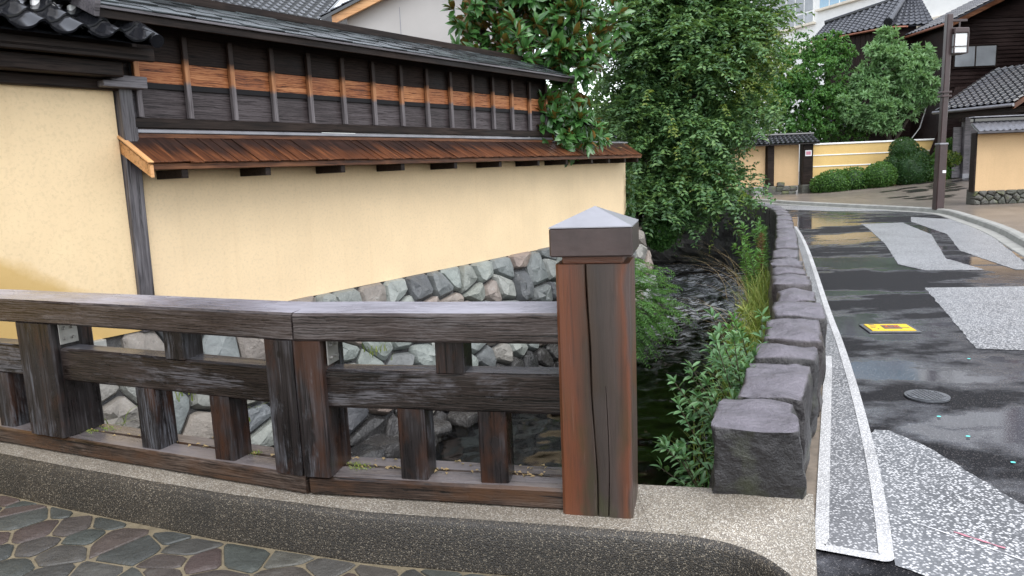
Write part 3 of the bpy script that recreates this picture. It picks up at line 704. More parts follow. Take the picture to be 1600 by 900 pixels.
for i, p in enumerate(lp_):
    u = (3.13-p[1])/(3.13+6.0); yr = 2.965-(u**1.0)*(2.965+6.0)
    xr = float(np.interp(-yr, ys, [q[0] for q in rline]))
    for k in range(NC+1):
        t = k/NC; x = p[0]+(xr-p[0])*t; y = p[1]+(yr-p[1])*t
        d = max(0, min(1, ((x-.674)*.499+(2.678-y)*.867)/.28)); d = d*d*(3-2*d)
        z = .2-.175*d*(min(1, max(0, (t-.02)/.4)))
        v.append((x, y, z))
f = [(i*(NC+1)+k, (i+1)*(NC+1)+k, (i+1)*(NC+1)+k+1, i*(NC+1)+k+1) for i in range(NL-1) for k in range(NC)]
v += [(p[0], p[1], -.1) for p in [v[i*(NC+1)+NC] for i in range(NL)]]; o_ = NL*(NC+1)
f += [(i*(NC+1)+NC, (i+1)*(NC+1)+NC, o_+i+1, o_+i) for i in range(NL-1)]
obj('kerb_apron', pymesh(v, f, 60), M['kerb'], kb)
obj('kerb_back', pymesh([(.45, 3.13, -.3), (.45, 3.13, .2), (1.07, 2.99, .2), (1.07, 2.99, -.3)], [(0, 1, 2, 3)]), M['kerb'], kb)

# ================================================================== BRIDGE RAILING
A_, B_, D_ = Vector((-2.922, 4.033, .2)), Vector((-.949, 3.155, .2)), Vector((.173, 2.898, .2))
t1 = (B_-A_).normalized(); t2 = (D_-B_).normalized(); A0 = A_-t1*1.9
S1 = frame(A0, t1); S2 = frame(B_, t2); L1 = (B_-A0).length; L2 = (D_-B_).length
rail = thing('bridge_railing', 'weathered dark wooden bridge railing with thick posts and a bronze capped end post', 'railing', T(-.949, 3.155, .2))
def rp(name, me, mat, Mw, parent=rail): return obj(name, me, mat, parent, Mw, False)
def x1(px): return (Vector((px[0], px[1], .2))-A0).dot(t1)
# top rails
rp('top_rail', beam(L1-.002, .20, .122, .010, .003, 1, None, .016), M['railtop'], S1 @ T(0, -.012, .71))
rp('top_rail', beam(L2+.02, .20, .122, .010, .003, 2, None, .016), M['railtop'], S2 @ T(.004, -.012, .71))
# posts
pB = rp('post', None or cbox(.29, .24, .09+.62, .008), M['railpost'], S1 @ T(x1((-2.66, 3.93))-.0, -.012, .0)) if False else None
def vbeam(l, w, h, seed, ch=.01, amp=.003, mat='railpost'):
    """vertical timber: local X up; section along rail w (y) and depth h (z)"""
    return beam(l, w, h, ch, amp, seed)
UPF = lambda S, x, y, z: S @ T(x, y, z) @ Matrix(((0, 1, 0, 0), (0, 0, 1, 0), (1, 0, 0, 0), (0, 0, 0, 1)))   # local X -> up, Y -> along rail, Z -> depth
xp1 = x1((-2.645, 3.91))
post1 = rp('post', vbeam(.615, .275, .245, 3), M['railpost'], UPF(S1, xp1, -.014, .095))
post0 = rp('post', vbeam(.615, .275, .245, 13), M['railpost'], UPF(S1, xp1-1.72, -.014, .095))
# the bent post where the two runs meet: two halves
post2 = rp('post', vbeam(.615, .150, .245, 4), M['railpost'], UPF(S1, L1-.165, -.016, .095))
rp('post', vbeam(.615, .130, .235, 5), M['railpost'], UPF(S2, -.010, -.014, .095))
def bracket(S, x, post):
    b = rp('bracket', cbox(.006, .105, .115, .002), M['steel'], S @ T(x, .03, .592), post)
    for yy, zz in ((.03, .03), (.075, .03), (.03, .085), (.075, .085)):
        bo = MB().tube([(0, 0, 0), (.012, 0, 0)], .009, 8).mesh(); rp('bolt', bo, M['steel'], S @ T(x+.006, .03+yy, .592+zz), b)
WM[post1.name] = WM[post1.name]
def bracket_flat(S, x):
    b = rp('bracket', cbox(.006, .105, .115, .002), M['steel'], S @ T(x, .03, .592))
    for yy, zz in ((.03, .03), (.075, .03), (.03, .085), (.075, .085)):
        bo = MB().tube([(0, 0, 0), (.012, 0, 0)], .009, 8).mesh(); o = obj('bolt', bo, M['steel'], b, T(.006, yy, zz))
bracket_flat(S1, xp1+.277); bracket_flat(S2, .128)
# middle rails, short posts, bottom beams
def run(S, xa, xb, seed): rp('middle_rail', beam(xb-xa, .115, .172, .010, .003, seed), M['rail'], S @ T(xa, .030, .402))
run(S1, xp1+.265, L1-.16, 6); run(S2, .112, L2+.03, 7); run(S1, xp1-1.45, xp1+.01, 8)
sp_ = beam(.322, .125, .125, .007, .0025, 9); su = beam(.146, .125, .125, .006, .002, 10); sp2 = beam(.322, .122, .125, .007, .0025, 12)
for (S, x, me) in ((S1, x1((-1.92, 3.585)), sp_), (S1, x1((-1.47, 3.385)), sp2), (S1, xp1-.75, sp_), (S1, xp1-.32, sp2)):
    rp('short_post', me, M['railpost'], UPF(S, x, .028, .085))
for (x, me) in ((.435, sp_), (.795, sp2)): rp('short_post', me, M['railpost'], UPF(S2, x, .028, .085))
for (S, x) in ((S1, x1((-1.70, 3.49))), (S1, xp1-.55), (S2, .625)): rp('short_post', su, M['railpost'], UPF(S, x, .026, .570))
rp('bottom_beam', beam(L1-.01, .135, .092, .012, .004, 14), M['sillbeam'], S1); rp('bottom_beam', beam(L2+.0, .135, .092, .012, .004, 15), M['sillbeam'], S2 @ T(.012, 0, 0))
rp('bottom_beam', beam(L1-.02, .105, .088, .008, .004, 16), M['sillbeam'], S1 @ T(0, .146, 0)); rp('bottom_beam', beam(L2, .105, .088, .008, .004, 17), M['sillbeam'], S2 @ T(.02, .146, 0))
# end post with a wandering split, stepped neck and bronze cap
def split_post(l, w, d):
    seg = 60; v = []; ring = None
    for i in range(seg+1):
        x = l*i/seg; ga = w*.50+.004*math.sin(x*3.1+.5)+.006*noise.noise(Vector((x*3, 0, 0)))-.022*x; gw = .0022+.0016*noise.noise(Vector((x*5, 3, 0)))
        gb = w*.66+.006*math.sin(x*6); hb = max(0, .0018*(1-x/.55)) if x < .55 else 0.0
        c = .012
        pr_ = [(c, 0), (w*.2, 0), (ga-gw-.004, 0), (ga-gw, .004), (ga, .06), (ga+gw, .004), (ga+gw+.004, 0), (gb-hb-.001, 0), (gb, .02 if hb else 0), (gb+hb+.001, 0), (w-c, 0), (w, c), (w, d*.5), (w, d-c), (w-c, d), (w*.5, d), (c, d), (0, d-c), (0, d*.5), (0, c)]
        for (y, z) in pr_:
            q = noise.noise_vector(Vector((x*2, y*14, z*14)))*.0025; v.append((x, y+q.y*.6, z+(q.z if z < .003 or z > d*.4 else 0)))
        ring = len(pr_)
    f = []
    for i in range(seg):
        for k in range(ring): f.append((i*ring+k, i*ring+(k+1) % ring, (i+1)*ring+(k+1) % ring, (i+1)*ring+k))
    f += [tuple(range(ring))[::-1], tuple(range(seg*ring, (seg+1)*ring))]
    return pymesh(v, f, 30)
PO = Vector((.170, 2.868, .198)); SP = frame(PO, Vector((.284, -.072, 0)))
ep = rp('end_post', split_post(1.032, .284, .285), M['endpost'], UPF(SP, 0, 0, 0)); ep['label'] = 'tall reddish brown end post split down the middle'
def epp(name, me, mat, x, y, z): return obj(name, me, mat, ep, WM[ep.name].inverted() @ (SP @ T(x, y, z)))
epp('neck', cbox(.236, .236, .05, .004), M['endpost'], .024, .024, 1.03)
epp('post_cap', cbox(.318, .318, .112, .006), M['cap'], -.017, -.017, 1.062)
c_ = .159+.0; pm = MB(); s_ = .159
pm.add([(-s_, -s_, 0), (s_, -s_, 0), (s_, s_, 0), (-s_, s_, 0), (0, 0, .070), (-s_, -s_, -.004), (s_, -s_, -.004), (s_, s_, -.004), (-s_, s_, -.004)], [(0, 1, 4), (1, 2, 4), (2, 3, 4), (3, 0, 4), (5, 6, 1, 0), (6, 7, 2, 1), (7, 8, 3, 2), (8, 5, 0, 3)])
epp('cap_top', pm.mesh(), M['cappyr'], .142, .142, 1.1775)

# ================================================================== STONE BLOCK PARAPET ALONG THE ROAD
def rough_block(c8, n=8, rnd=.16, amp=.02, seed=0):
    """c8: 8 corners (bottom 4, top 4) -> rounded, rough block"""
    c8 = [Vector(c) for c in c8]; ctr = sum(c8, Vector())/8; V = {}; vs_ = []; fs = []
    def P(u, v_, w_):
        # rounded cube parameters
        k = Vector((u, v_, w_))*2-Vector((1, 1, 1)); m_ = max(abs(k.x), abs(k.y), abs(k.z)); l = k.length
        k2 = k*(1-rnd) + (k/l*1.22)*rnd*m_; u, v2, w2 = (k2.x+1)/2, (k2.y+1)/2, (k2.z+1)/2
        p = Vector()
        for i in range(8):
            a = [(0, 0, 0), (1, 0, 0), (1, 1, 0), (0, 1, 0), (0, 0, 1), (1, 0, 1), (1, 1, 1), (0, 1, 1)][i]
            wt = (u if a[0] else 1-u)*(v2 if a[1] else 1-v2)*(w2 if a[2] else 1-w2); p += c8[i]*wt
        side = 1.0 if w_ < .999 else .45
        q = noise.noise_vector(p*5+Vector((seed, 0, 0)))*amp*1.2 + noise.noise_vector(p*16+Vector((seed, 5, 0)))*amp*.55*side
        return p+q
    def vid(i, j, k):
        if (i, j, k) not in V: V[(i, j, k)] = len(vs_); vs_.append(P(i/n, j/n, k/n))
        return V[(i, j, k)]
    for a in range(n):
        for b in range(n):
            fs += [(vid(a, b, n), vid(a+1, b, n), vid(a+1, b+1, n), vid(a, b+1, n)), (vid(a, 0, b), vid(a+1, 0, b), vid(a+1, 0, b+1), vid(a, 0, b+1)),
                   (vid(a, n, b), vid(a, n, b+1), vid(a+1, n, b+1), vid(a+1, n, b)), (vid(0, a, b), vid(0, a, b+1), vid(0, a+1, b+1), vid(0, a+1, b)),
                   (vid(n, a, b), vid(n, a+1, b), vid(n, a+1, b+1), vid(n, a, b+1))]
    return [tuple(p-ctr) for p in vs_], fs, ctr
par = thing('stone_parapet', 'row of purple grey stone blocks curving along the canal beside the road', 'parapet', T(1.1, 3.2, 0))
tops = [((.815, 2.985), (1.15, 2.895), (1.275, 3.30), (.965, 3.40)), ((1.06, 3.46), (1.35, 3.36), (1.60, 3.92), (1.31, 4.06)), ((1.35, 4.12), (1.66, 4.0), (1.79, 4.32), (1.50, 4.48)),
        ((1.57, 4.58), (1.87, 4.42), (2.09, 4.95), (1.79, 5.13)), ((1.86, 5.24), (2.17, 5.07), (2.35, 5.58), (2.05, 5.74)), ((2.12, 5.86), (2.38, 5.72), (2.56, 6.28), (2.33, 6.41)),
        ((2.29, 6.47), (2.60, 6.37), (2.81, 6.98), (2.52, 7.11)), ((2.55, 7.17), (2.83, 7.05), (3.01, 7.58), (2.75, 7.72)), ((2.75, 7.80), (3.04, 7.66), (3.25, 8.29), (2.97, 8.45))]
mid = [( (a[0]+.14), a[1]-.05) for a in [(3.0, 8.52), (3.28, 9.22), (3.57, 10.03), (3.8, 10.6), (4.03, 11.27), (4.3, 12.05), (4.6, 12.85), (4.85, 13.55), (5.1, 14.25), (5.35, 14.95), (5.55, 15.6), (5.77, 16.3), (5.95, 17.05), (6.11, 17.8), (6.23, 18.5), (6.34, 19.2), (6.36, 19.9), (6.28, 20.6), (6.05, 21.2), (5.72, 21.85), (5.2, 22.35), (4.6, 22.8)]]
for a, b in zip(mid[:-1], mid[1:]):
    a, b = Vector(a), Vector(b); t = (b-a).normalized(); n_ = Vector((t.y, -t.x))*.14; e = t*.006
    tops.append((tuple(a+e-n_), tuple(a+e+n_), tuple(b-e+n_), tuple(b-e-n_)))
rd = random.Random(3)
for i, q in enumerate(tops):
    zt = .50+rd.uniform(-.012, .012) if i else .505; zb = -.06 if i else .205
    gx = [Vector(p) for p in q]; cc = sum(gx, Vector((0, 0)))/4
    big = [cc+(p-cc)*1.02 for p in gx]
    gx = [cc+(p-cc)*Vector((1.03, 1.05)) for p in gx] if i else gx
    c8 = [(p.x, p.y, zb) for p in big]+[(p.x, p.y, zt+rd.uniform(-.018, .018)) for p in gx]
    if i == 0: c8[0] = (.81, 3.02, .10); c8[1] = (1.19, 2.935, .05); c8[2] = (1.36, 3.38, -.08); c8[3] = (.98, 3.46, -.08)
    n = 18 if i < 2 else 12 if i < 6 else 7
    vv, ff, ctr = rough_block(c8, n, .25 if i else .22, .026 if i < 9 else .016, i*3.1)
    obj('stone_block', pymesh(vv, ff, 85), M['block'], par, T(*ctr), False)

# ================================================================== LEFT BANK: STONE EMBANKMENT
emb = thing('stone_embankment', 'rough grey green stone embankment of the canal under the ochre wall', 'embankment', WF)
BAT = .30
pts = jitter_pts(-3.2, 9.2, -1.55, .37, .37, .27, .34, 12)
pts = [p for p in pts if drop.random() > .10]
cells = voronoi(pts, -3.4, 9.3, -1.6, .375)
slope = math.atan(BAT)
for i, cp in enumerate(cells):
    if len(cp) < 3: continue
    ar = abs(sum(cp[k][0]*cp[(k+1) % len(cp)][1]-cp[(k+1) % len(cp)][0]*cp[k][1] for k in range(len(cp))))/2
    if ar < .01: continue
    me, (s, z) = stone_mesh(cp, .009, .06+.05*rd.random(), .12, i, False, 1)
    if s < -1.05 and z > .0: continue
    Mx = Matrix(((1, 0, 0, s), (0, math.sin(slope), -math.cos(slope), -(.37-z)*BAT), (0, math.cos(slope), math.sin(slope), z), (0, 0, 0, 1)))
    obj('stone', me, M['bankstone'] if z > -1.02+.12*math.sin(i) else M['wetrock'], emb, Mx)
bk = MB(); bk.add([(-14, 0.02, .36), (9.2, .02, .36), (9.2, -(1.97)*BAT+.03, -1.6), (-14, -(1.97)*BAT+.03, -1.6)], [(0, 3, 2, 1)])
obj('stone_core', bk.mesh(), M['wetrock'], emb)
# paler concrete footing under the left wall
obj('footing', cbox(1.25, .10, .36, .004, (-3.6, -.10, .02)), M['concrete'], emb); obj('footing', cbox(1.28, .10, .34, .004, (-2.345, -.10, .03)), M['concrete'], emb)
obj('footing', cbox(3.0, .10, .34, .004, (-6.6, -.10, .02)), M['concrete'], emb)
# dark boulders in the water at its foot
rd = random.Random(8)
for i in range(17):
    s = -1.6+i*.42+rd.uniform(-.1, .1); r_ = rd.uniform(.12, .24); o_ = .62+rd.uniform(0, .28)
    c8 = [(sx*r_*rd.uniform(.7, 1.2), sy*r_*rd.uniform(.7, 1.2), sz*r_*.8*rd.uniform(.6, 1.1)) for sz in (-1, 1) for sx, sy in ((-1, -1), (1, -1), (1, 1), (-1, 1))]
    vv, ff, ctr = rough_block(c8, 5, .5, .04, i+50)
    obj('boulder', pymesh(vv, ff, 50), M['wetrock'], emb, T(s, -o_, -1.36))

# ================================================================== LONG OCHRE WALL WITH PENT ROOF
wall = thing('plaster_wall', 'long ochre plaster wall with a slatted brown pent roof above the canal', 'wall', WF)
# the face stays straight and then turns away in a curve at the far end
end = [(8.55, 0), (8.85, .06), (9.1, .2), (9.25, .42), (9.32, .8), (9.33, 2.4)]
base = [(-.66, 0)] + [(s, 0) for s in np.arange(0, 8.5, .5)] + end
v = []; f = []; zs = [.36, 1.0, 1.5, 2.0]
for z in zs: v += [(s, y, z) for s, y in base]
n = len(base)
for k in range(3):
    for i in range(n-1): f.append((k*n+i, k*n+i+1, (k+1)*n+i+1, (k+1)*n+i))
obj('wall_face', pymesh(v, f, 40), M['plaster'], wall)
# pent roof: boards running down the slope
z0, z1, o1 = 2.0, 1.775, .42; sl = math.hypot(o1, z0-z1); ang_ = math.atan2(z0-z1, o1)
rb = [cbox(sl+.02, .128, .014, .002), cbox(sl+.02, .108, .012, .002), cbox(sl+.012, .118, .013, .002)]; rs = cbox(sl+.022, .030, .009, .002, (0, 0, .011))
def rooffr(s, y=0, dirx=0.0, dz=0.0, zt=z0):
    d = Vector((math.sin(dirx), -math.cos(dirx), 0))*math.cos(ang_) + Vector((0, 0, -math.sin(ang_)))
    up_ = Vector((math.sin(dirx), -math.cos(dirx), 0))*math.sin(ang_) + Vector((0, 0, math.cos(ang_)))
    return frame((s, y, zt+dz), d, z=up_)
rd = random.Random(5); s = -.70; i = 0
while s < 8.25:
    wdt = (.128, .108, .118)[i % 3]
    o = obj('roof_board', rb[i % 3], M['roofboard'], wall, rooffr(s, 0, 0, rd.uniform(0, .006)) @ RX(R(rd.uniform(-2.5, 4))))
    if i % 1 == 0: obj('roof_batten', rs, M['roofboard'], wall, rooffr(s+wdt*.5+.05, 0, 0, .002))
    s += wdt*.97; i += 1
for k in range(5):                                  # the roof turns with the wall
    a = R(-2+k*3); obj('roof_board', rb[0], M['roofboard'], wall, rooffr(8.27+.10*k, .0+.012*k*k, a, .003))
obj('eave_board', cbox(9.26, .018, .05, .003, (-.72, -o1+.005, z1-.055)), M['brownwood'], wall)
obj('roof_underside', pymesh([(-.70, 0, z0-.012), (8.8, 0, z0-.012), (8.6, -o1+.01, z1-.012), (-.70, -o1+.01, z1-.012)], [(0, 1, 2, 3)]), M['brownwood'], wall)
bl = cbox(.06, .40, .075, .004)
for s in (-.42, .42, 1.35, 2.25, 3.2, 4.15, 5.1, 5.9, 6.7, 7.3, 7.9, 8.4): obj('bracket', bl, M['darkwood'], wall, T(s, -o1+.03, z1-.13))
# left end: barge boards in fresh timber
obj('barge_board', pymesh([(-.72, .0, 1.985), (-.72, -.44, 1.755), (-.72, -.44, 1.66), (-.72, .0, 1.88), (-.69, .0, 1.985), (-.69, -.44, 1.755), (-.69, -.44, 1.66), (-.69, .0, 1.88)], [(0, 3, 2, 1), (4, 5, 6, 7), (1, 2, 6, 5), (0, 1, 5, 4), (2, 3, 7, 6)]), M['freshwood'], wall)
obj('barge_cover', cbox(sl+.035, .05, .016, .003), M['freshwood'], wall, rooffr(-.74, 0, 0, .012))
# flashing and ledge above the pent roof
obj('flashing', cbox(6.75, .05, .035, .006, (-.66, -.055, 2.035)), M['lead'], wall); obj('ledge', cbox(6.75, .045, .04, .004, (-.66, -.045, 1.995)), M['brownwood'], wall)
obj('ridge_cap', cbox(2.65, .09, .03, .006, (6.1, -.05, 1.995)), M['lead'], wall)

# ================================================================== BOARDED UPPER WALL WITH SHINGLE ROOF
bw = thing('boarded_wall', 'dark board and batten wall under a shingle roof above the pent roof', 'wall', WF)
N0, BAY = -.52, .4615; NB = 14; b1 = 2.165
low = cbox(BAY, .02, .275, .003); midb = cbox(BAY, .02, .235, .003); topb = cbox(BAY, .02, .36, .003)
for i in range(NB):
    s = N0+i*BAY
    if i == 0: M_l, x0 = 'board_low', s
    obj('board', low, M['board_low'], bw, T(s, -.004, b1) @ RX(R(-1.5))); obj('board', midb, M['board_mid'], bw, T(s, -.012, b1+.262) @ RX(R(-2.2))); obj('board', topb, M['board_top'], bw, T(s, -.012, b1+.478) @ RX(R(-2)))
    obj('board_edge', cbox(BAY-.003, .012, .05, .002, (.0015, 0, 0)), M['black'], bw, T(s, -.022, b1+.247))
bt = beam(.70, .048, .045, .005, .0012, 30, 14)
for i in range(NB+1):
    s = N0+i*BAY
    obj('batten', bt, M['batten'], bw, Matrix(((0, 1, 0, s-.024), (0, 0, 1, -.062), (1, 0, 0, b1+.005), (0, 0, 0, 1))))
obj('bottom_rail', cbox(NB*BAY+.25, .09, .085, .006, (N0-.12, -.055, 2.078)), M['darkwood'], bw)
obj('wall_core', cbox(NB*BAY, .06, .95, 0, (N0, .02, 2.1)), M['darkwood'], bw)
obj('end_board', cbox(.03, .6, .92, .003, (N0+NB*BAY+.012, -.03, 2.1)), M['darkwood'], bw)
# shingle roof
re0, rz0, re1, rz1 = -.36, 2.955, .30, 3.235; rl = math.hypot(re1-re0, rz1-rz0); ra = math.atan2(rz1-rz0, re1-re0)
ROW = 5; ex = rl/ROW; sh = [cbox(.44, ex+.045, .014, .002), cbox(.38, ex+.045, .012, .002), cbox(.47, ex+.045, .013, .002)]
rd = random.Random(17)
for r_ in range(ROW):
    s = -.95-.13*r_; k = r_
    while s < 6.25:
        w_ = (.44, .38, .47)[k % 3]
        y = re0+(re1-re0)*r_/ROW; z = rz0+(rz1-rz0)*r_/ROW
        obj('shingle', sh[k % 3], M['shingle'], bw, T(s, y-.008, z+.010+.012*(k % 2)*.6) @ RX(ra-.05+rd.uniform(-.012, .012)))
        s += w_+.006; k += 1
obj('ridge_board', cbox(7.35, .10, .055, .008, (-.98, re1-.05, rz1+.005)), M['darkwood'], bw)
obj('ridge_board', cbox(7.35, .03, .075, .004, (-.98, re1-.085, rz1-.01)), M['darkwood'], bw)
obj('fascia', cbox(7.25, .025, .075, .004, (-.95, re0+.02, rz0-.075)), M['darkwood'], bw); obj('gutter_board', cbox(7.25, .03, .022, .003, (-.95, re0-.012, rz0-.012)), M['greywood'], bw)
obj('soffit', pymesh([(-.95, re0+.03, rz0-.02), (6.3, re0+.03, rz0-.02), (6.3, re1, rz1-.03), (-.95, re1, rz1-.03)], [(0, 1, 2, 3)]), M['darkwood'], bw)
rf = cbox(.045, .42, .06, .004)
for i in range(NB+1): obj('rafter', rf, M['darkwood'], bw, T(N0+i*BAY-.02, re0+.05, rz0-.07) @ RX(ra))
obj('gable_board', cbox(.04, rl+.10, .13, .004), M['greywood'], bw, T(-.99, re0-.03, rz0-.085) @ RX(ra))

# ================================================================== NEAR LEFT WALL WITH TILED ROOF
lw = thing('tiled_plaster_wall', 'ochre plaster wall with a damp stain under a dark tiled eave at left', 'wall', WF)
obj('wall_face', pymesh([(s, -.035, z) for z in (.37, 1.0, 1.7, 2.38) for s in (-9, -5, -3, -2, -1.3, -.73)] + [(-.73, .3, .37), (-.73, .3, 2.38)], [(k*6+i, k*6+i+1, (k+1)*6+i+1, (k+1)*6+i) for k in range(3) for i in range(5)] + [(5, 24, 25, 23)]), M['plaster_wet'], lw)
colm = beam(1.72, .135, .12, .010, .003, 41); obj('corner_post', colm, M['greywood'], lw, Matrix(((.022, 1, 0, -.735), (0, 0, 1, -.075), (1, 0, 0, .36), (0, 0, 0, 1))) @ T(0, 0, 0))
obj('corner_post', beam(.62, .11, .10, .008, .002, 42), M['greywood'], lw, Matrix(((0, 1, 0, -.715), (0, 0, 1, -.11), (1, 0, 0, 1.82), (0, 0, 0, 1))))
obj('wall_plate', cbox(8.4, .12, .085, .008, (-9, -.10, 2.37)), M['darkwood'], lw); obj('bracket_block', cbox(.36, .20, .05, .006, (-.88, -.20, 2.385)), M['greywood'], lw)
obj('bracket_block', cbox(.30, .16, .05, .006, (-.80, -.17, 2.435)), M['greywood'], lw); obj('beam', cbox(8.25, .14, .12, .01, (-9, -.28, 2.455)), M['darkwood'], lw)
obj('beam', cbox(8.45, .05, .10, .006, (-9, -.40, 2.575)), M['darkwood'], lw); obj('eave_filler', cbox(8.3, .62, .10, .004, (-9, -.36, 2.615)), M['darkwood'], lw); obj('soffit_board', cbox(8.4, .46, .02, 0, (-9, -.40, 2.60)), M['darkwood'], lw); obj('wall_core', cbox(8.46, .25, .62, 0, (-9, .02, 2.3)), M['darkwood'], lw)
obj('upright', cbox(.06, .06, .27, .004, (-.60, -.02, 2.165)), M['greywood'], lw)
te, tz, tsl = -.56, 2.705, R(27)
def tile_mesh(w=.272, l=.27):
    us = np.linspace(0, 1, 15); prof = []
    for u in us:
        if u < .62: z = .052*(1-math.sin(math.pi*u/.62))**1.0*0 + -.030*math.sin(math.pi*u/.62)+.018*(1-u/.62)
        else: z = .040*math.sin(math.pi*(u-.62)/.38)+.018*((u-.62)/.38)
        prof.append((u*w, z))
    v = []; n = len(prof)
    for (y, dz) in ((0, 0), (0, .016), (l, .004)):
        v += [(x, y, z+dz) for x, z in prof]
    f = [(k*n+i, k*n+i+1, (k+1)*n+i+1, (k+1)*n+i) for k in range(2) for i in range(n-1)]
    return pymesh(v, f, 50)
tmsh = tile_mesh()
for r_ in range(3):
    for k in range(26):
        s = -.70-.263*(k+1)+.09
        if s > -.62: continue
        obj('roof_tile', tmsh, M['tile'], lw, T(s, te+r_*.235*math.cos(tsl), tz+r_*.235*math.sin(tsl)) @ RX(tsl-.045))
obj('roof_deck', pymesh([(-9, te+.03, tz-.03), (-.62, te+.03, tz-.03), (-.62, te+.9, tz+.42), (-9, te+.9, tz+.42)], [(0, 1, 2, 3)]), M['tile'], lw)
for k in range(24): obj('ridge_plaster', cbox(.17, .05, .055, .01, (-1.0-.263*k, te+.50, tz+.245)), M['white'], lw)
for k in range(4): obj('ridge_tile', cbox(7.9, .17-.015*k, .022, .006, (-8.75, te+.475+.02*k, tz+.315+k*.036)), M['tile'], lw)
obj('ridge_tile', MB().tube([(-8.75, te+.60, tz+.47), (-.88, te+.60, tz+.47)], .06, 12).mesh(60), M['tile'], lw)
obj('downpipe', MB().tube([(-.80, te+.42, tz+.25), (-.84, te+.44, tz+.75)], .035, 10).mesh(60), M['tile'], lw)
obj('end_tile', MB().tube([(-.62, te-.02, tz+.0), (-.62, te+.62, tz+.33)], .055, 12).mesh(60), M['tile'], lw)

# ================================================================== BACKGROUND HOUSES AND WALLS (right, far side of the road)
def tile_roof(a, b, c, d, tw=.28, rl=.27, amp=.035, step=.02, sub=6):
    """tiled slope: eave a->b, top d->c (a under d); rolls run up the slope, courses step"""
    a, b, c, d = map(Vector, (a, b, c, d)); W_ = (b-a).length; H_ = ((d+c)/2-(a+b)/2).length
    nc = max(1, round(W_/tw)); nr = max(1, round(H_/rl)); nn = (b-a).cross(d-a).normalized()
    if nn.z < 0: nn = -nn
    cols = nc*sub; rows = []
    for r in range(nr):
        rows += [(r/nr, step), ((r+1)/nr-.002, 0.0)]
    v = []; f = []
    for (t, st) in rows:
        for i in range(cols+1):
            u = i/cols; p = (a+(b-a)*u)*(1-t)+(d+(c-d)*u)*t; ph = (u*nc) % 1.0
            z = -.35*amp*math.sin(math.pi*ph/.62) if ph < .62 else amp*math.sin(math.pi*(ph-.62)/.38)
            v.append(p+nn*(z+st+amp*.5))
    n = cols+1
    for k in range(len(rows)-1):
        for i in range(cols): f.append((k*n+i, k*n+i+1, (k+1)*n+i+1, (k+1)*n+i))
    # slab underneath
    o = len(v); v += [a, b, c, d, a-nn*.06, b-nn*.06, c-nn*.06, d-nn*.06]
    f += [(o+4, o+7, o+6, o+5), (o, o+4, o+5, o+1), (o+1, o+5, o+6, o+2), (o+3, o, o+4, o+7)[::-1]]
    me = bpy.data.meshes.new('m'); me.from_pydata([tuple(p) for p in v], [], f); return finish(me, 45)
def clapboard(w, h, row=.16, out=.018):
    """horizontal lapped siding on local XZ, facing -Y"""
    v = []; f = []; n = max(1, int(h/row))
    for k in range(n+1):
        z = min(h, k*row); v += [(0, -out, z), (w, -out, z), (0, 0, min(h, z+row)), (w, 0, min(h, z+row))]
    for k in range(n): o = k*4; f += [(o, o+1, o+3, o+2), (o+2, o+3, o+5, o+4)]
    return pymesh(v, f)
def house(name, label, cat='house', M_=None): return thing(name, label, cat, M_ or Matrix.Identity(4))

# --- dark timber house
dh = house('timber_house', 'dark brown timber house with grey tiled roofs behind the yellow wall', 'house', T(19.6, 34, .4))
def dp(name, me, mat, M_=None): return obj(name, me, mat, dh, M_ or Matrix.Identity(4), False)
gx0, gx1 = 19.62, 25.5
dp('front_wall', pymesh([(gx0, 34, 0), (gx1, 34, 0), (gx1, 34, 9.7), (gx0, 34, 7.2), (gx0, 40, 0), (gx0, 40, 7.2), (gx1, 40, 0), (gx1, 40, 9.7)], [(0, 1, 2, 3), (4, 0, 3, 5), (1, 6, 7, 2)]), M['lattice'])
dp('siding', clapboard(5.9, 6.9, .17, .03), M['lattice'], T(gx0, 33.985, .5))
dp('roof', tile_roof((19.15, 37.2, 7.08), (19.15, 33.3, 7.08), (25.4, 33.3, 9.9), (25.4, 37.2, 9.9), .30, .28, .05, .03), M['tile_far'])
dp('barge_board', pymesh([(19.15, 33.32, 6.80), (25.4, 33.32, 9.62), (25.4, 33.32, 9.88), (19.15, 33.32, 7.06), (19.15, 33.38, 6.8), (25.4, 33.38, 9.62), (25.4, 33.38, 9.88), (19.15, 33.38, 7.06)], [(0, 1, 2, 3), (7, 6, 5, 4), (0, 4, 5, 1)]), M['brownwood'])
win = dp('window', cbox(1.95, .06, 1.0, .01, (19.86, 33.9, 5.2)), M['darkwood'])
for k in range(2): obj('pane', cbox(.86, .02, .84, .004, (19.94+k*.93, 33.88, 5.28)), M['glass2'], win, T(0, 0, 0), False)
dp('window', cbox(.05, 1.7, 1.15, .01, (19.57, 35.2, 5.1)), M['blind']); 
for z in (5.2, 5.35, 5.5): dp('balcony_bar', MB().tube([(19.42, 35.0, z), (19.42, 37.0, z)], .018, 6).mesh(60), M['black'])
dp('sill', cbox(.3, 2.0, .25, .01, (19.4, 35.0, 4.75)), M['greywood'])
dp('downpipe', MB().tube([(19.42, 33.45, 6.9), (19.45, 33.6, 6.3), (19.50, 33.85, 6.1), (19.50, 33.85, .6)], .055, 8).mesh(60), M['copper'])
dp('gutter', MB().tube([(19.1, 33.3, 7.02), (19.1, 37.2, 7.02)], .06, 8).mesh(60), M['copper'])
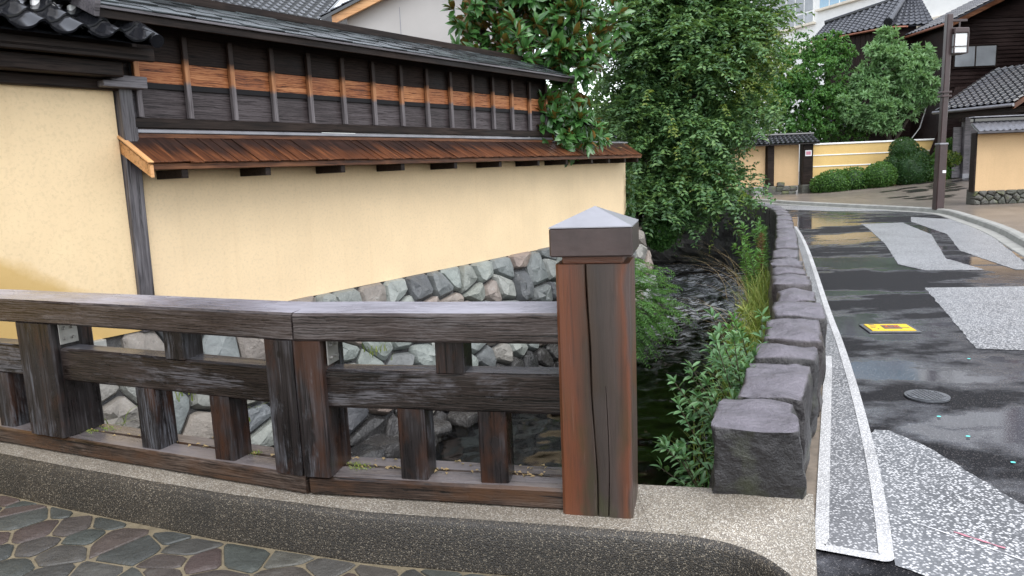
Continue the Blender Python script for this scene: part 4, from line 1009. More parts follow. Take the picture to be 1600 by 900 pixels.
# wing behind
dp('wing_wall', pymesh([(16.6, 39.6, 0), (18.5, 36.75, 0), (18.5, 36.75, 7.6), (16.6, 39.6, 7.6), (19.7, 36.75, 0), (19.7, 36.75, 7.6)], [(0, 1, 2, 3), (1, 4, 5, 2)]), M['lattice'])
dp('wing_roof', tile_roof((16.0, 40.0, 7.55), (18.25, 36.45, 7.55), (20.2, 38.4, 9.3), (17.3, 41.4, 8.55), .30, .28, .05, .03), M['tile_far'])
dp('wing_roof', tile_roof((18.25, 36.45, 7.55), (20.4, 36.45, 7.55), (20.6, 38.4, 9.3), (20.0, 38.4, 9.3), .30, .28, .05, .03), M['tile_far'])
dp('hip_ridge', MB().tube([(18.2, 36.4, 7.66), (20.1, 38.35, 9.42)], .11, 8).mesh(60), M['tile_far'])
dp('ridge', MB().tube([(20.5, 38.4, 9.42), (17.3, 41.4, 8.66)], .12, 8).mesh(60), M['tile'])
dp('ridge_end', MB().tube([(18.12, 36.3, 7.70), (18.25, 36.5, 7.74)], .2, 10).mesh(60), M['tile'])
dp('wing_gutter', MB().tube([(16.0, 39.95, 7.48), (18.2, 36.4, 7.48), (19.1, 36.4, 7.48)], .05, 8).mesh(60), M['copper'])
for i in range(14):
    t = i/13; dp('wall_batten', cbox(.05, .05, 1.5, .004), M['darkwood'], T(16.6+1.9*t, 39.55-2.85*t, 5.9))
dp('lower_eave', tile_roof((16.3, 38.9, 3.0), (18.2, 35.9, 3.0), (18.8, 36.6, 3.5), (16.8, 39.5, 3.5), .3, .28, .05, .03), M['tile_far'])
dp('awning', tile_roof((18.4, 36.0, 6.35), (19.5, 36.0, 6.35), (19.5, 36.7, 6.7), (18.5, 36.7, 6.7), .3, .28, .04, .02), M['tile'])
dp('meter_box', cbox(.45, .2, .5, .02, (17.0, 33.9, 1.6)), M['sticker']); dp('cable', MB().tube([(17.35, 33.5, 2.0), (17.9, 33.5, 2.15), (18.3, 33.5, 2.7), (18.55, 33.5, 3.6)], .022, 6).mesh(60), M['sticker'])

# --- gate with tiled roof
gt = house('gate', 'timber gate with a dark wet tiled roof right of the lamp pole', 'gate', T(18.2, 30, .45))
def gp(name, me, mat, M_=None): return obj(name, me, mat, gt, M_ or Matrix.Identity(4), False)
gp('roof', tile_roof((16.75, 29.6, 3.18), (17.75, 26.5, 3.18), (20.6, 27.4, 4.75), (19.6, 30.6, 4.75), .27, .26, .05, .035), M['tile'])
gp('barge_board', pymesh([(17.72, 26.46, 2.98), (20.6, 27.36, 4.55), (20.6, 27.36, 4.74), (17.72, 26.46, 3.16), (17.7, 26.52, 2.98), (20.58, 27.42, 4.55), (20.58, 27.42, 4.74), (17.7, 26.52, 3.16)], [(0, 1, 2, 3), (0, 4, 5, 1), (7, 6, 5, 4)]), M['brownwood'])
gp('gutter', MB().tube([(16.68, 29.65, 3.12), (17.68, 26.45, 3.12)], .06, 8).mesh(60), M['lead'])
gp('eave_beam', cbox(3.3, .18, .2, .01), M['darkwood'], frame((17.0, 29.5, 2.85), (1, -3.1, 0)))
gp('post', cbox(.24, .24, 2.6, .012, (18.15, 29.95, .42)), M['greywood']); gp('post_foot', cbox(.27, .27, .3, .012, (18.135, 29.935, .40)), M['lead'])
gp('post', cbox(.22, .22, 2.8, .012, (20.6, 28.6, .42)), M['darkwood'])
for k in range(3): gp('door_plank', cbox(.26, .06, 2.3, .006, (18.40+k*.265, 30.06, .6)), M['greywood'])
gp('door_plank', cbox(4.5, .06, 2.6, .006, (19.2, 30.05, .5)), M['darkwood']); gp('lintel', cbox(2.9, .16, .22, .01, (18.0, 29.98, 2.75)), M['darkwood'])
gp('door_plank', cbox(.34, .05, 2.0, .006, (17.80, 30.1, .55)), M['greywood'])
gp('inner_wall', pymesh([(17.0, 31.3, .2), (26, 31.3, .2), (26, 31.3, 4.2), (18.5, 31.3, 4.2)], [(0, 1, 2, 3)]), M['lattice'])
# --- house at the right edge
rh = house('boarded_house', 'brown boarded house at the right edge above the gate roof', 'house', T(21.0, 30.5, .4))
def hp(name, me, mat, M_=None): return obj(name, me, mat, rh, M_ or Matrix.Identity(4), False)
hp('wall', pymesh([(20.45, 29.6, .3), (27, 29.6, .3), (27, 29.6, 11), (20.45, 29.6, 11), (27, 33.5, .3), (27, 33.5, 11)], [(0, 1, 2, 3), (1, 4, 5, 2)]), M['lattice'])
hp('corner_post', cbox(.2, .2, 6.2, .01, (20.35, 29.5, 4.4)), M['brownwood'])
for k in range(7): hp('wall_board', cbox(.27, .04, 2.3, .006, (20.62+k*.28, 29.53, 5.15)), M['greywood'])
hp('panel', cbox(1.6, .05, .75, .01, (20.60, 29.52, 4.3)), M['cream']); hp('rail', cbox(2.2, .08, .1, .01, (20.5, 29.49, 5.08)), M['darkwood'])
hp('window', cbox(1.8, .05, 1.3, .01, (20.7, 29.53, 7.6)), M['glass2'])

# --- white building
wb = house('white_building', 'tall white building with gridded windows above the trees', 'building', frame((23, 60, 0), (.37, -1, 0)))
def bp(name, me, mat): return obj(name, me, mat, wb)
bp('wall', cbox(34, 14, 20, 0, (-6, 0, 0)), M['white'])
def wgrid(x0, x1, z0, z1, nx, zsp, glassm):
    wd = bp('window', cbox(x1-x0, .12, z1-z0, .01, (x0, -.06, z0)), M['white'])
    xs = np.linspace(x0, x1, nx+1)
    for a, b in zip(xs[:-1], xs[1:]):
        zz = [z0]+zsp+[z1]
        for c, d in zip(zz[:-1], zz[1:]): obj('pane', cbox(b-a-.13, .03, d-c-.13, .004, (a+.065, -.085, c+.065)), glassm, wd)
    obj('sill', cbox(x1-x0+.4, .35, .16, .01, (x0-.2, -.3, z0-.16)), M['cream'], wd)
wgrid(-5.2, 1.65, 11.65, 15.2, 7, [12.5], M['glass2']); wgrid(2.24, 12.2, 12.45, 15.2, 10, [], M['glassblue'])
bp('cornice', cbox(34.2, .3, .35, .02, (-6, -.2, 9.6)), M['cream'])

# --- house behind the boarded wall
gh = house('grey_house', 'pale grey rendered house with an orange barge board behind the boarded wall', 'house', T(-2, 17, .3))
def hg(name, me, mat): return obj(name, me, mat, gh, Matrix.Identity(4), False)
hg('wall', pymesh([(-3.35, 17, .3), (.5, 17, .3), (.5, 17, 5.0), (-1.45, 17, 5.85), (-3.35, 17, 5.05), (.5, 23, .3), (.5, 23, 5.0), (-3.35, 23, .3), (-3.35, 23, 5.05)], [(0, 1, 2, 3, 4), (1, 5, 6, 2), (7, 0, 4, 8)]), M['greywall'])
hg('barge_board', pymesh([(-3.62, 16.72, 4.84), (-1.45, 16.72, 5.77), (-1.45, 16.72, 6.01), (-3.62, 16.72, 5.08), (-3.62, 16.8, 4.84), (-1.45, 16.8, 5.77), (-1.45, 16.8, 6.01), (-3.62, 16.8, 5.08)], [(0, 1, 2, 3), (7, 6, 5, 4), (0, 4, 5, 1), (0, 3, 7, 4)]), M['freshwood'])
hg('soffit', pymesh([(-3.6, 16.8, 4.9), (-1.45, 16.8, 5.82), (-1.45, 17, 5.82), (-3.6, 17, 4.9)], [(0, 1, 2, 3)]), M['freshwood'])
hg('roof', tile_roof((-3.85, 23, 4.98), (-3.85, 16.65, 4.98), (-1.45, 16.65, 6.04), (-1.45, 23, 6.04)), M['tile']); hg('roof', tile_roof((.9, 16.65, 4.98), (.9, 23, 4.98), (-1.45, 23, 6.04), (-1.45, 16.65, 6.04)), M['tile'])
for x in (-2.2, -1.0): hg('panel_joint', cbox(.012, .01, 4.9, 0, (x, 16.993, .3)), M['lead'])
hg('vent', MB().tube([(-.92, 17, 4.78), (-.92, 16.85, 4.78)], .07, 10).mesh(60), M['black'])
th_ = house('tiled_house', 'dark tiled roof left of the orange barge board behind the shingles', 'house', T(-6, 18, .3))
def ht(name, me, mat): return obj(name, me, mat, th_, Matrix.Identity(4), False)
ht('wall', pymesh([(-9, 17.4, .3), (-4.2, 17.4, .3), (-4.2, 17.4, 4.9), (-9, 17.4, 4.9)], [(0, 1, 2, 3)]), M['lattice'])
ht('roof', tile_roof((-9.5, 16.9, 4.80), (-4.0, 16.9, 4.92), (-4.0, 20.5, 6.4), (-9.5, 20.5, 6.3)), M['tile']); ht('gutter', MB().tube([(-9.5, 16.85, 4.78), (-4.0, 16.85, 4.9)], .06, 8).mesh(60), M['lead'])
ht('ridge', MB().tube([(-9.5, 20.5, 6.4), (-4.0, 20.5, 6.5)], .12, 8).mesh(60), M['tile'])
# --- small house seen through the leaves
sh_ = house('low_house', 'low pale house with a grey tiled roof glimpsed left of the big tree', 'house', T(4, 27, .3))
def hs_(name, me, mat): return obj(name, me, mat, sh_, Matrix.Identity(4), False)
hs_('wall', cbox(6, 4, 2.2, 0, (1.2, 27.2, .2)), M['cream']); hs_('roof', tile_roof((.8, 26.6, 2.35), (7.6, 26.6, 2.35), (7.2, 29.4, 3.7), (1.2, 29.4, 3.7), .3, .28, .04, .03), M['tile_far'])
for k in range(6): hs_('wall_board', cbox(.12, .04, 2.0, .005, (1.6+k*.9, 27.17, .3)), M['brownwood'])

# --- far garden walls
pw = thing('pier_wall', 'short clay wall with dark timber piers and a little tiled coping beyond the canal', 'wall', T(12.6, 31.6, .1))
def pp(name, me, mat, M_=None): return obj(name, me, mat, pw, M_ or Matrix.Identity(4), False)
pp('wall_panel', cbox(1.15, .25, 1.75, .01, (11.15, 31.75, .45)), M['plaster_far']); pp('wall_panel', cbox(1.6, .25, 1.75, .01, (9.30, 31.80, .45)), M['plaster_far'])
pp('pier', cbox(.42, .42, 1.80, .015, (12.38, 31.5, .45)), M['darkwood']); pp('pier', cbox(.28, .34, 1.85, .015, (10.93, 31.6, .45)), M['darkwood'])
pp('pier_foot', cbox(.5, .5, .48, .03, (12.34, 31.45, .0)), M['footstone']); pp('pier_foot', cbox(.42, .45, .42, .03, (10.86, 31.55, .05)), M['footstone'])
rd = random.Random(9)
for k in range(7): 
    me, c = stone_mesh([(0, 0), (.34, 0), (.36, .2), (.02, .22)], .01, .05, .2, k); pp('footing_stone', me, M['footstone'], Matrix(((1, 0, 0, 11.42+.3*(k % 3)+.06*(k//3)), (0, 0, -1, 31.72), (0, 1, 0, .14+.19*(k//3)), (0, 0, 0, 1))))
for k in range(6):
    me, c = stone_mesh([(0, 0), (.42, 0), (.44, .2), (.02, .22)], .01, .05, .2, k+20); pp('footing_stone', me, M['footstone'], Matrix(((1, 0, 0, 9.4+.42*(k % 3)), (0, 0, -1, 31.78), (0, 1, 0, .14+.2*(k//3)), (0, 0, 0, 1))))
pp('coping', tile_roof((10.9, 31.2, 2.2), (12.95, 31.2, 2.2), (12.85, 31.9, 2.55), (11.0, 31.9, 2.55), .2, .2, .03, .02), M['tile']); pp('coping', pymesh([(12.95, 31.2, 2.15), (12.95, 32.5, 2.15), (12.9, 31.9, 2.5)], [(0, 1, 2)]), M['darkwood']); pp('ridge', MB().tube([(10.9, 31.9, 2.58), (12.95, 31.9, 2.58)], .07, 8).mesh(60), M['tile'])
pp('coping', tile_roof((9.0, 31.3, 2.2), (10.9, 31.3, 2.2), (10.9, 32, 2.55), (9.0, 32, 2.55), .2, .2, .03, .02), M['tile'])
pp('gate_leaf', cbox(1.4, .1, 1.9, .01, (7.8, 31.9, .2)), M['brownwood'])
nt = pp('notice', cbox(.27, .02, .24, .004, (12.455, 31.475, 1.66)), M['sticker']); obj('notice_print', cbox(.19, .006, .14, .002, (12.49, 31.466, 1.71)), M['pink'], nt, T(0, 0, 0), False)
pp('name_plate', cbox(.36, .02, .05, .004, (12.41, 31.475, 2.08)), M['black'])
yw = thing('garden_wall', 'yellow garden wall with white stripes behind the clipped bushes', 'wall', T(15.8, 31.8, .2))
def yp(name, me, mat): return obj(name, me, mat, yw, Matrix.Identity(4), False)
yp('wall_face', cbox(6.1, .25, 2.1, .01, (12.85, 31.75, .0)), M['plaster_yel'])
for z in (.72, 1.19, 1.65): yp('stripe', cbox(6.1, .03, .045, .004, (12.85, 31.728, z)), M['white'])
yp('coping', cbox(6.12, .34, .07, .01, (12.85, 31.70, 2.10)), M['white'])
rw = thing('clay_wall', 'pale clay wall on mossy stones with a tiled coping at the right edge', 'wall', T(13.6, 20.9, .1))
def rwp(name, me, mat, M_=None): return obj(name, me, mat, rw, M_ or Matrix.Identity(4), False)
rwp('wall_face', cbox(4.5, .2, 1.62, .01, (12.98, 20.82, .46)), M['plaster_far']); rwp('end_board', cbox(.05, .22, 1.62, .006, (12.93, 20.81, .46)), M['darkwood'])
rwp('core', cbox(4.5, .35, .5, .01, (13.0, 20.88, .02)), M['footstone'])
for k, cp in enumerate(voronoi(jitter_pts(0, 2.6, 0, .40, .24, .14, .3, 6), 0, 2.7, 0, .40)):
    if len(cp) < 3: continue
    me, c = stone_mesh(cp, .006, .06, .1, k+70, False, 2); rwp('footing_stone', me, M['footstone'], Matrix(((1, 0, 0, 12.95+c[0]), (0, 0, -1, 20.83), (0, 1, 0, .09+c[1]), (0, 0, 0, 1))))
rwp('coping', tile_roof((12.72, 20.35, 2.10), (17.5, 20.35, 2.10), (17.5, 21.0, 2.36), (12.9, 21.0, 2.36), .17, .6, .022, .0), M['lead']); rwp('coping_edge', cbox(4.8, .05, .07, .006, (12.74, 20.42, 2.03)), M['black'])
rwp('ridge', cbox(4.7, .2, .13, .03, (12.92, 20.92, 2.36)), M['tile']); rwp('ridge', cbox(4.7, .26, .03, .01, (12.90, 20.89, 2.49)), M['lead'])

# --- lamp pole
lp = thing('lamp_pole', 'tall brown steel lamp pole with a square white lantern beside the road', 'street lamp', T(11.42, 19.85, .08) @ RY(R(.6)))
def lpp(name, me, mat, M_=None, parent=lp): return obj(name, me, mat, parent, M_ or Matrix.Identity(4))
lpp('lower_shaft', cbox(.22, .22, 1.72, .02, (-.11, -.11, 0)), M['pole']); lpp('collar', cbox(.24, .24, .05, .012, (-.12, -.12, 1.70)), M['lead']); lpp('upper_shaft', cbox(.155, .155, 3.25, .018, (-.0775, -.0775, 1.74)), M['pole'])
lpp('clamp', cbox(.26, .22, .05, .008, (-.13, -.11, 2.92)), M['pole']); lpp('clamp', cbox(.26, .22, .05, .008, (-.13, -.11, 3.02)), M['pole'])
lpp('bracket_arm', cbox(.42, .05, .06, .006, (.05, -.02, 4.80)), M['pole']); lpp('bracket_arm', cbox(.3, .04, .04, .006, (.05, -.02, 4.62)), M['pole']); lpp('hanger', cbox(.03, .03, .35, .004, (.27, -.015, 4.48)), M['pole'])
ln = lpp('lantern', cbox(.38, .38, .13, .02, (.06, -.19, 4.50)), M['pole'])
for x, y in ((.06, -.19), (.41, -.19), (.06, .16), (.41, .16)): obj('lantern_bar', cbox(.03, .03, .52, .004, (x, y, 4.0)), M['pole'], ln)
for k in range(3): obj('lantern_bar', cbox(.375, .38, .018, .003, (.062, -.188, (3.99, 4.16, 4.5)[k])), M['pole'], ln)
obj('lantern_panel', cbox(.32, .32, .48, .01, (.09, -.16, 4.01)), M['paper'], ln)
lpp('sticker', cbox(.09, .006, .07, .001, (.0, -.117, .97)), M['sticker'])

# --- covers in the road
yc = thing('hydrant_cover', 'yellow painted rectangular hydrant cover set in the wet road', 'manhole cover', T(3.475, 6.73, .004) @ RZ(R(-10)) @ Matrix.Diagonal((.76, .86, 1, 1)))
obj('frame', cbox(.58, .40, .010, .003, (-.29, -.20, 0)), M['iron'], yc); obj('cover', cbox(.49, .32, .006, .002, (-.245, -.16, .010)), M['yellow'], yc)
pl_ = obj('plate', cbox(.20, .17, .003, 0, (-.08, -.085, .0165)), M['iron'], yc)
tx = bpy.data.curves.new('lettering', 'FONT'); tx.body = '消火栓'; tx.size = .058; tx.align_x = 'CENTER'; tx.align_y = 'CENTER'; tx.extrude = .0008; tx.materials.append(M['orange'])
tmp_ = bpy.data.objects.new('lettering_curve', tx); COL.objects.link(tmp_); bpy.context.view_layer.update()
to = bpy.data.objects.new('lettering', bpy.data.meshes.new_from_object(tmp_.evaluated_get(bpy.context.evaluated_depsgraph_get()))); bpy.data.objects.remove(tmp_); COL.objects.link(to); to.parent = pl_; to.matrix_basis = T(.02, 0, .021) @ Matrix.Diagonal((1.0, 2.0, 1, 1))
for x, y, w_, h_ in ((-.20, .115, .06, .012), (-.205, .045, .07, .012), (-.215, -.025, .05, .012), (.12, -.04, .09, .010), (-.16, -.10, .012, .03)): obj('cover_slot', cbox(w_, h_, .003, 0, (x, y, .0162)), M['iron'], yc)
mc = thing('valve_cover', 'small round iron valve cover in the wet asphalt', 'manhole cover', T(2.715, 4.74, .004))
obj('frame', MB().tube([(0, 0, 0), (0, 0, .010)], .135, 40).mesh(50), M['iron'], mc); lid = obj('lid', MB().tube([(0, 0, .010), (0, 0, .015)], .118, 36).mesh(50), M['iron'], mc)
for k in range(-4, 5):
    L_ = math.sqrt(max(0, .108**2-(k*.024)**2)); 
    for j in range(-4, 4):
        if abs(j*.026+.006) < L_-.01: obj('lid_stud', cbox(.018, .014, .004, .001, (j*.026-.003, k*.024-.007, .015)), M['iron'], lid)

# ================================================================== TREES AND PLANTS
def crown(name, mat, parent, arrs, L, W_, fine=False, fold=.3, curl=.12):
    b, d, n = arrs; N = len(b); Ls = L*rng.uniform(.7, 1.25, N); Ws = W_*rng.uniform(.75, 1.2, N)
    P = mat_of(parent).inverted(); b = b+np.array(P.translation)
    return obj(name, leaf_mesh(b, d, n, Ls, Ws, fold, fine, curl), mat, parent)
def limbs(parent, paths, mat=None):
    Pm = mat_of(parent).translation
    for i, (pts, r0_, r1_) in enumerate(paths):
        pts = smooth_line([tuple(p) for p in pts], 2); n = len(pts)
        me = MB().tube([Vector(p)-Pm for p in pts], [r0_+(r1_-r0_)*k/(n-1) for k in range(n)], 9).mesh(60)
        obj('trunk' if i == 0 else 'branch', me, mat or M['bark'], parent)
def spray_crown(ells, nclump, nspray, rmin, rmax, L, pairs, droop, squash=.75):
    cl = clumps(ells, nclump, rmin, rmax, 0, squash); p, u = in_ellipsoids(cl, nspray, .5)
    u = nrmz(u*np.array([1, 1, .45])+rng.normal(size=u.shape)*.3+np.array([0, -.25, -.05])); return spray_arrays(p, u, L*rng.uniform(.7, 1.2, nspray), pairs, droop, 0)
def tuft_crown(ells, nclump, ntuft, rmin, rmax, per=7, spread=.9, squash=.8, updir=.3, face=np.array([.1, -.45, .5])):
    """whorls of leaves at twig ends"""
    cl = clumps(ells, nclump, rmin, rmax, 0, squash); p, u = in_ellipsoids(cl, ntuft, .55)
    u = nrmz(u+np.array([0, 0, updir])+rng.normal(size=u.shape)*.3); B, D, Nn = [], [], []
    for k in range(per):
        d = nrmz(u+rng.normal(size=u.shape)*spread); B.append(p+u*.02*rng.random((len(p), 1))); D.append(d); Nn.append(nrmz(u*.6+face+rng.normal(size=u.shape)*.25))
    return np.concatenate(B), np.concatenate(D), np.concatenate(Nn)

# big arching tree over the canal
bt_ = thing('canal_tree', 'big dark green arching tree hanging over the canal in the middle', 'tree', T(2.75, 17.0, .3))
limbs(bt_, [([(2.75, 17.0, -.3), (3.0, 17.0, 1.0), (3.5, 17.0, 2.4), (4.0, 17.0, 4.2)], .17, .06), ([(2.95, 17, .8), (3.7, 16.8, 1.7), (4.7, 16.8, 2.3)], .09, .03), ([(3.2, 17, 1.6), (3.0, 17.2, 3.0), (3.1, 17.3, 4.6)], .09, .03), ([(3.5, 17, 2.4), (4.6, 17.1, 3.4), (5.6, 17, 4.4)], .08, .025), ([(3.6, 17, 2.6), (3.8, 16.4, 3.6), (3.9, 16, 4.6)], .07, .02)])
E1 = [((4.20, 17.0, 3.4), (1.55, 1.5, 1.8)), ((3.35, 17.0, 1.7), (.95, 1.0, 1.3)), ((4.30, 16.8, 1.25), (.95, .9, 1.1)), ((3.3, 17.0, 4.6), (1.05, 1.3, 1.2)), ((5.1, 17.1, 4.3), (.85, 1.1, 1.2)), ((4.0, 17.2, 5.6), (1.25, 1.4, 1.0)), ((3.6, 16.6, .75), (.75, .7, .7)), ((2.85, 17.2, 3.0), (.55, .9, 1.0))]
crown('crown', M['lf_big'], bt_, spray_crown(E1, 190, 5600, .22, .48, .52, 7, .28, .6), .125, .062)
crown('crown', M['lf_big'], bt_, spray_crown([((4.0, 17.1, 3.4), (1.3, 1.2, 2.1))], 60, 1500, .3, .6, .5, 7, .5), .09, .05)
crown('yellow_sprays', M['lf_yel'], bt_, spray_crown([((5.25, 16.7, 3.7), (.6, .9, 1.1))], 22, 340, .2, .4, .5, 7, .6), .085, .042)
crown('hanging_sprays', M['lf_yel'], bt_, spray_crown([((4.5, 15.8, 1.6), (1.2, .3, 1.3)), ((3.9, 15.9, 3.0), (1.0, .3, .9))], 12, 30, .15, .3, .6, 10, .9), .085, .04)

# magnolia behind the boarded wall
mg = thing('magnolia_tree', 'magnolia with large glossy leaves and rusty undersides behind the shingle roof', 'tree', T(.1, 13.0, .3))
limbs(mg, [([(.1, 13.0, .3), (.15, 12.9, 2), (.3, 12.7, 4.0)], .12, .05), ([(.1, 12.9, 1.5), (.6, 12.6, 2.4), (1.1, 12.3, 3.4)], .06, .02), ([(.1, 12.9, 2.2), (-.3, 12.7, 3.0), (-.35, 12.5, 3.9)], .06, .02), ([(.3, 12.8, 1.6), (.9, 12.3, 2.0), (1.3, 12.0, 2.4)], .04, .015)])
E2 = [((-.25, 12.4, 4.05), (.55, .6, .6)), ((.45, 12.3, 3.75), (.65, .6, .7)), ((1.2, 12.2, 3.65), (.55, .55, .6)), ((.98, 12.1, 2.75), (.5, .5, .6)), ((.85, 12.0, 2.25), (.35, .35, .35)), ((.5, 12.4, 4.6), (1.0, .7, .5))]
crown('crown', M['lf_mag'], mg, tuft_crown(E2, 90, 520, .16, .3, 11, .6, .9, .45), .235, .088, True, .22, .10)
# twig of it hanging over the pent roof
crown('crown', M['lf_mag'], mg, tuft_crown([((1.25, 11.9, 2.15), (.22, .2, .2))], 6, 14, .1, .18, 10, .6, .9, -.2), .20, .065, True, .22, .10)

def tree(name, label, base, paths, arrs, mat, L, W_, group=None, fine=False):
    t = thing(name, label, 'tree', T(*base), group); limbs(t, paths); crown('crown', mat, t, arrs, L, W_, fine); return t
# trees behind the garden wall
tree('garden_tree', 'mid green tree behind the clay piers, left of the paler tree', (14.4, 35.2, .3), [([(14.4, 35.2, .3), (14.5, 35, 2.5), (14.3, 35, 5)], .2, .06), ([(14.5, 35, 2), (15.2, 34.8, 3.5), (15.6, 34.6, 4.6)], .1, .03)],
     tuft_crown([((14.6, 35, 5.2), (1.5, 1.3, 1.9)), ((14.9, 34.6, 3.4), (1.4, 1.2, 1.4)), ((13.2, 35, 3.9), (1.2, 1.1, 1.9)), ((12.9, 35.3, 5.6), (1.0, 1.0, 1.3)), ((14.0, 35.2, 6.6), (.8, .8, .8))], 110, 3400, .3, .6, 8, .8, .8, .25), M['lf_mid'], .17, .085)
tree('garden_tree', 'pale green tree with upturned leaf whorls in front of the timber house', (17.0, 33.2, .4), [([(17.0, 33.2, .4), (16.8, 33.1, 2.2), (16.5, 33, 3.8)], .15, .05), ([(16.9, 33.1, 2), (17.5, 33, 3), (17.9, 32.9, 4.2)], .08, .03), ([(16.8, 33.1, 2.2), (15.9, 33, 3.2), (15.7, 33, 4)], .07, .03)],
     tuft_crown([((16.6, 33, 4.9), (1.3, .9, 1.2)), ((17.7, 33, 4.4), (.85, .8, .9)), ((15.6, 33, 4.2), (.9, .8, 1.2)), ((16.5, 33, 6.0), (.7, .6, .7)), ((18.0, 33, 5.5), (.5, .5, .6)), ((16.7, 32.9, 3.3), (1.1, .7, .8))], 110, 1700, .2, .42, 10, .65, .75, .5), M['lf_lite'], .23, .085)
# darker trees beyond the bend
for i, (x, y, h, r_, lab) in enumerate(((2.2, 24.0, 6.5, 1.7, 'shadowy tree between the magnolia and the big canal tree'), (5.6, 26.5, 7.0, 2.2, 'dark tree directly behind the big canal tree'), (8.6, 33.8, 6.0, 2.2, 'tree behind the clay wall right of the big canal tree'), (11.0, 37.5, 7.5, 2.4, 'far dark tree behind the coping of the clay piers'))):
    tree('background_tree', lab, (x, y, .2), [([(x, y, .2), (x+.1, y, h*.4), (x, y, h*.7)], .2, .06)],
         tuft_crown([((x, y, h*.62), (r_, r_, h*.3)), ((x-.4*r_, y-.3*r_, h*.4), (r_*.8, r_*.7, h*.22)), ((x+.5*r_, y-.2*r_, h*.45), (r_*.7, r_*.7, h*.25))], 60, 1500, .35, .7, 8, .85, .8, .2), M['lf_big'] if i % 2 == 0 else M['lf_mid'], .17, .085, 'trees beyond the canal bend')

# clipped bushes by the garden wall
def bush(name, label, ells, n, mat, L, W_, cat='bush'):
    c = ells[0][0]; t = thing(name, label, cat, T(c[0], c[1], .15)); p, u = in_ellipsoids(ells, n, .86)
    ok = np.ones(len(p), bool)
    for e in ells:
        ok &= (((p-np.array(e[0]))/np.array(e[1]))**2).sum(1) > .70
    p, u = p[ok], u[ok]; d = nrmz(u*.7+rng.normal(size=u.shape)*.55)
    crown('foliage', mat, t, (p, d, nrmz(u+rng.normal(size=u.shape)*.4)), L, W_)
    core = MB()
    for e in ells:
        bm = bmesh.new(); bmesh.ops.create_icosphere(bm, subdivisions=2, radius=1)
        core.add([((v.co.x*e[1][0]*.86+e[0][0]-c[0]), (v.co.y*e[1][1]*.86+e[0][1]-c[1]), (v.co.z*e[1][2]*.86+e[0][2]-.15)) for v in bm.verts], [tuple(v.index for v in f.verts) for f in bm.faces]); bm.free()
    obj('inner_foliage', core.mesh(60), M['lf_bush'], t); return t
bush('topiary_bush', 'dark clipped bush in stacked round lobes left of the lamp pole', [((16.1, 30.6, 1.75), (.55, .5, .48)), ((15.75, 30.5, 1.15), (.5, .45, .42)), ((16.65, 30.5, 1.35), (.42, .4, .45)), ((16.2, 30.2, .9), (.7, .6, .75))], 9000, M['lf_bush'], .07, .045)
bush('round_bush', 'rounded green bush between the low hedge and the stacked topiary', [((15.1, 30.4, .75), (.65, .6, .55))], 3500, M['lf_hedge'], .07, .045)
bush('low_hedge', 'low loose hedge at the foot of the striped yellow wall', [((13.4, 30.8, .55), (.7, .6, .5)), ((14.2, 30.8, .60), (.7, .6, .52)), ((12.95, 31.0, .45), (.4, .5, .4))], 5500, M['lf_hedge'], .09, .05, 'hedge')
bush('leafy_bush', 'leafy green bush right of the lamp pole by the gate', [((17.7, 30.6, .95), (.55, .5, .65)), ((18.0, 30.8, 1.7), (.4, .4, .4)), ((17.3, 30.5, .75), (.5, .5, .5))], 4200, M['lf_hedge'], .12, .055)
bush('variegated_bush', 'small yellowish bush right of the lamp pole', [((17.85, 30.3, 1.30), (.38, .35, .32))], 1300, M['lf_yel'], .09, .05)

# feathery bush hanging over the water behind the end post
fb = thing('feathery_bush', 'feathery bright green bush drooping over the water behind the end post', 'bush', T(1.2, 11.4, -.2))
p, u = in_ellipsoids([((1.55, 11.4, -.25), (.75, .6, .55)), ((1.9, 11.2, -.6), (.65, .5, .5)), ((1.5, 11.3, -.9), (.6, .5, .4))], 620, .3); u = nrmz(u+np.array([.7, -.2, -.1]))
crown('foliage', M['lf_fern'], fb, spray_arrays(p, u, .34*rng.uniform(.6, 1.2, len(p)), 13, .45, 0, .15), .075, .012); limbs(fb, [([(1.1, 11.4, -.3), (1.6, 11.3, -.2), (2.2, 11.1, -.6)], .03, .008)])
bush('bank_bush', 'bright little bush at the water edge below the big canal tree', [((3.35, 16.6, .1), (.35, .3, .4))], 1200, M['lf_fern'], .09, .04)

# plants along the stone blocks
def stems_plant(name, label, mat, stems, leafL, leafW, step=.07, whorl=3, fine=True, cat='plant'):
    b0 = stems[0][0]; t = thing(name, label, cat, T(*b0)); B, D, Nn = [], [], []
    sm = MB(); Pm = Vector(b0)
    for pts in stems:
        pts = smooth_line([tuple(p) for p in pts], 2); sm.tube([Vector(p)-Pm for p in pts], [.006-.004*k/(len(pts)-1) for k in range(len(pts))], 5)
        acc = 0; nx = .15
        for a, b in zip(pts[:-1], pts[1:]):
            a, b = Vector(a), Vector(b); L_ = (b-a).length; tg = (b-a).normalized()
            while nx <= acc+L_:
                p = a+tg*(nx-acc)
                for k in range(whorl):
                    r_ = Vector(rng.normal(size=3)); r_ = (r_-tg*r_.dot(tg)).normalized(); d = (r_*.9+tg*.35+Vector((0, 0, .1))).normalized()
                    B.append(p); D.append(d); Nn.append((Vector((0, 0, 1))+Vector(rng.normal(size=3))*.25).normalized())
                nx += step
            acc += L_
        for k in range(6):
            d = (tg+Vector(rng.normal(size=3))*.7).normalized(); B.append(Vector(pts[-1])); D.append(d); Nn.append((Vector((0, 0, 1))+Vector(rng.normal(size=3))*.3).normalized())
    crown('foliage', mat, t, (np.array(B), np.array(D), np.array(Nn)), leafL, leafW, fine, .25, .18)
    obj('stems', sm.mesh(60), M['stem'], t); return t
rs_ = np.random.default_rng(5); st = []
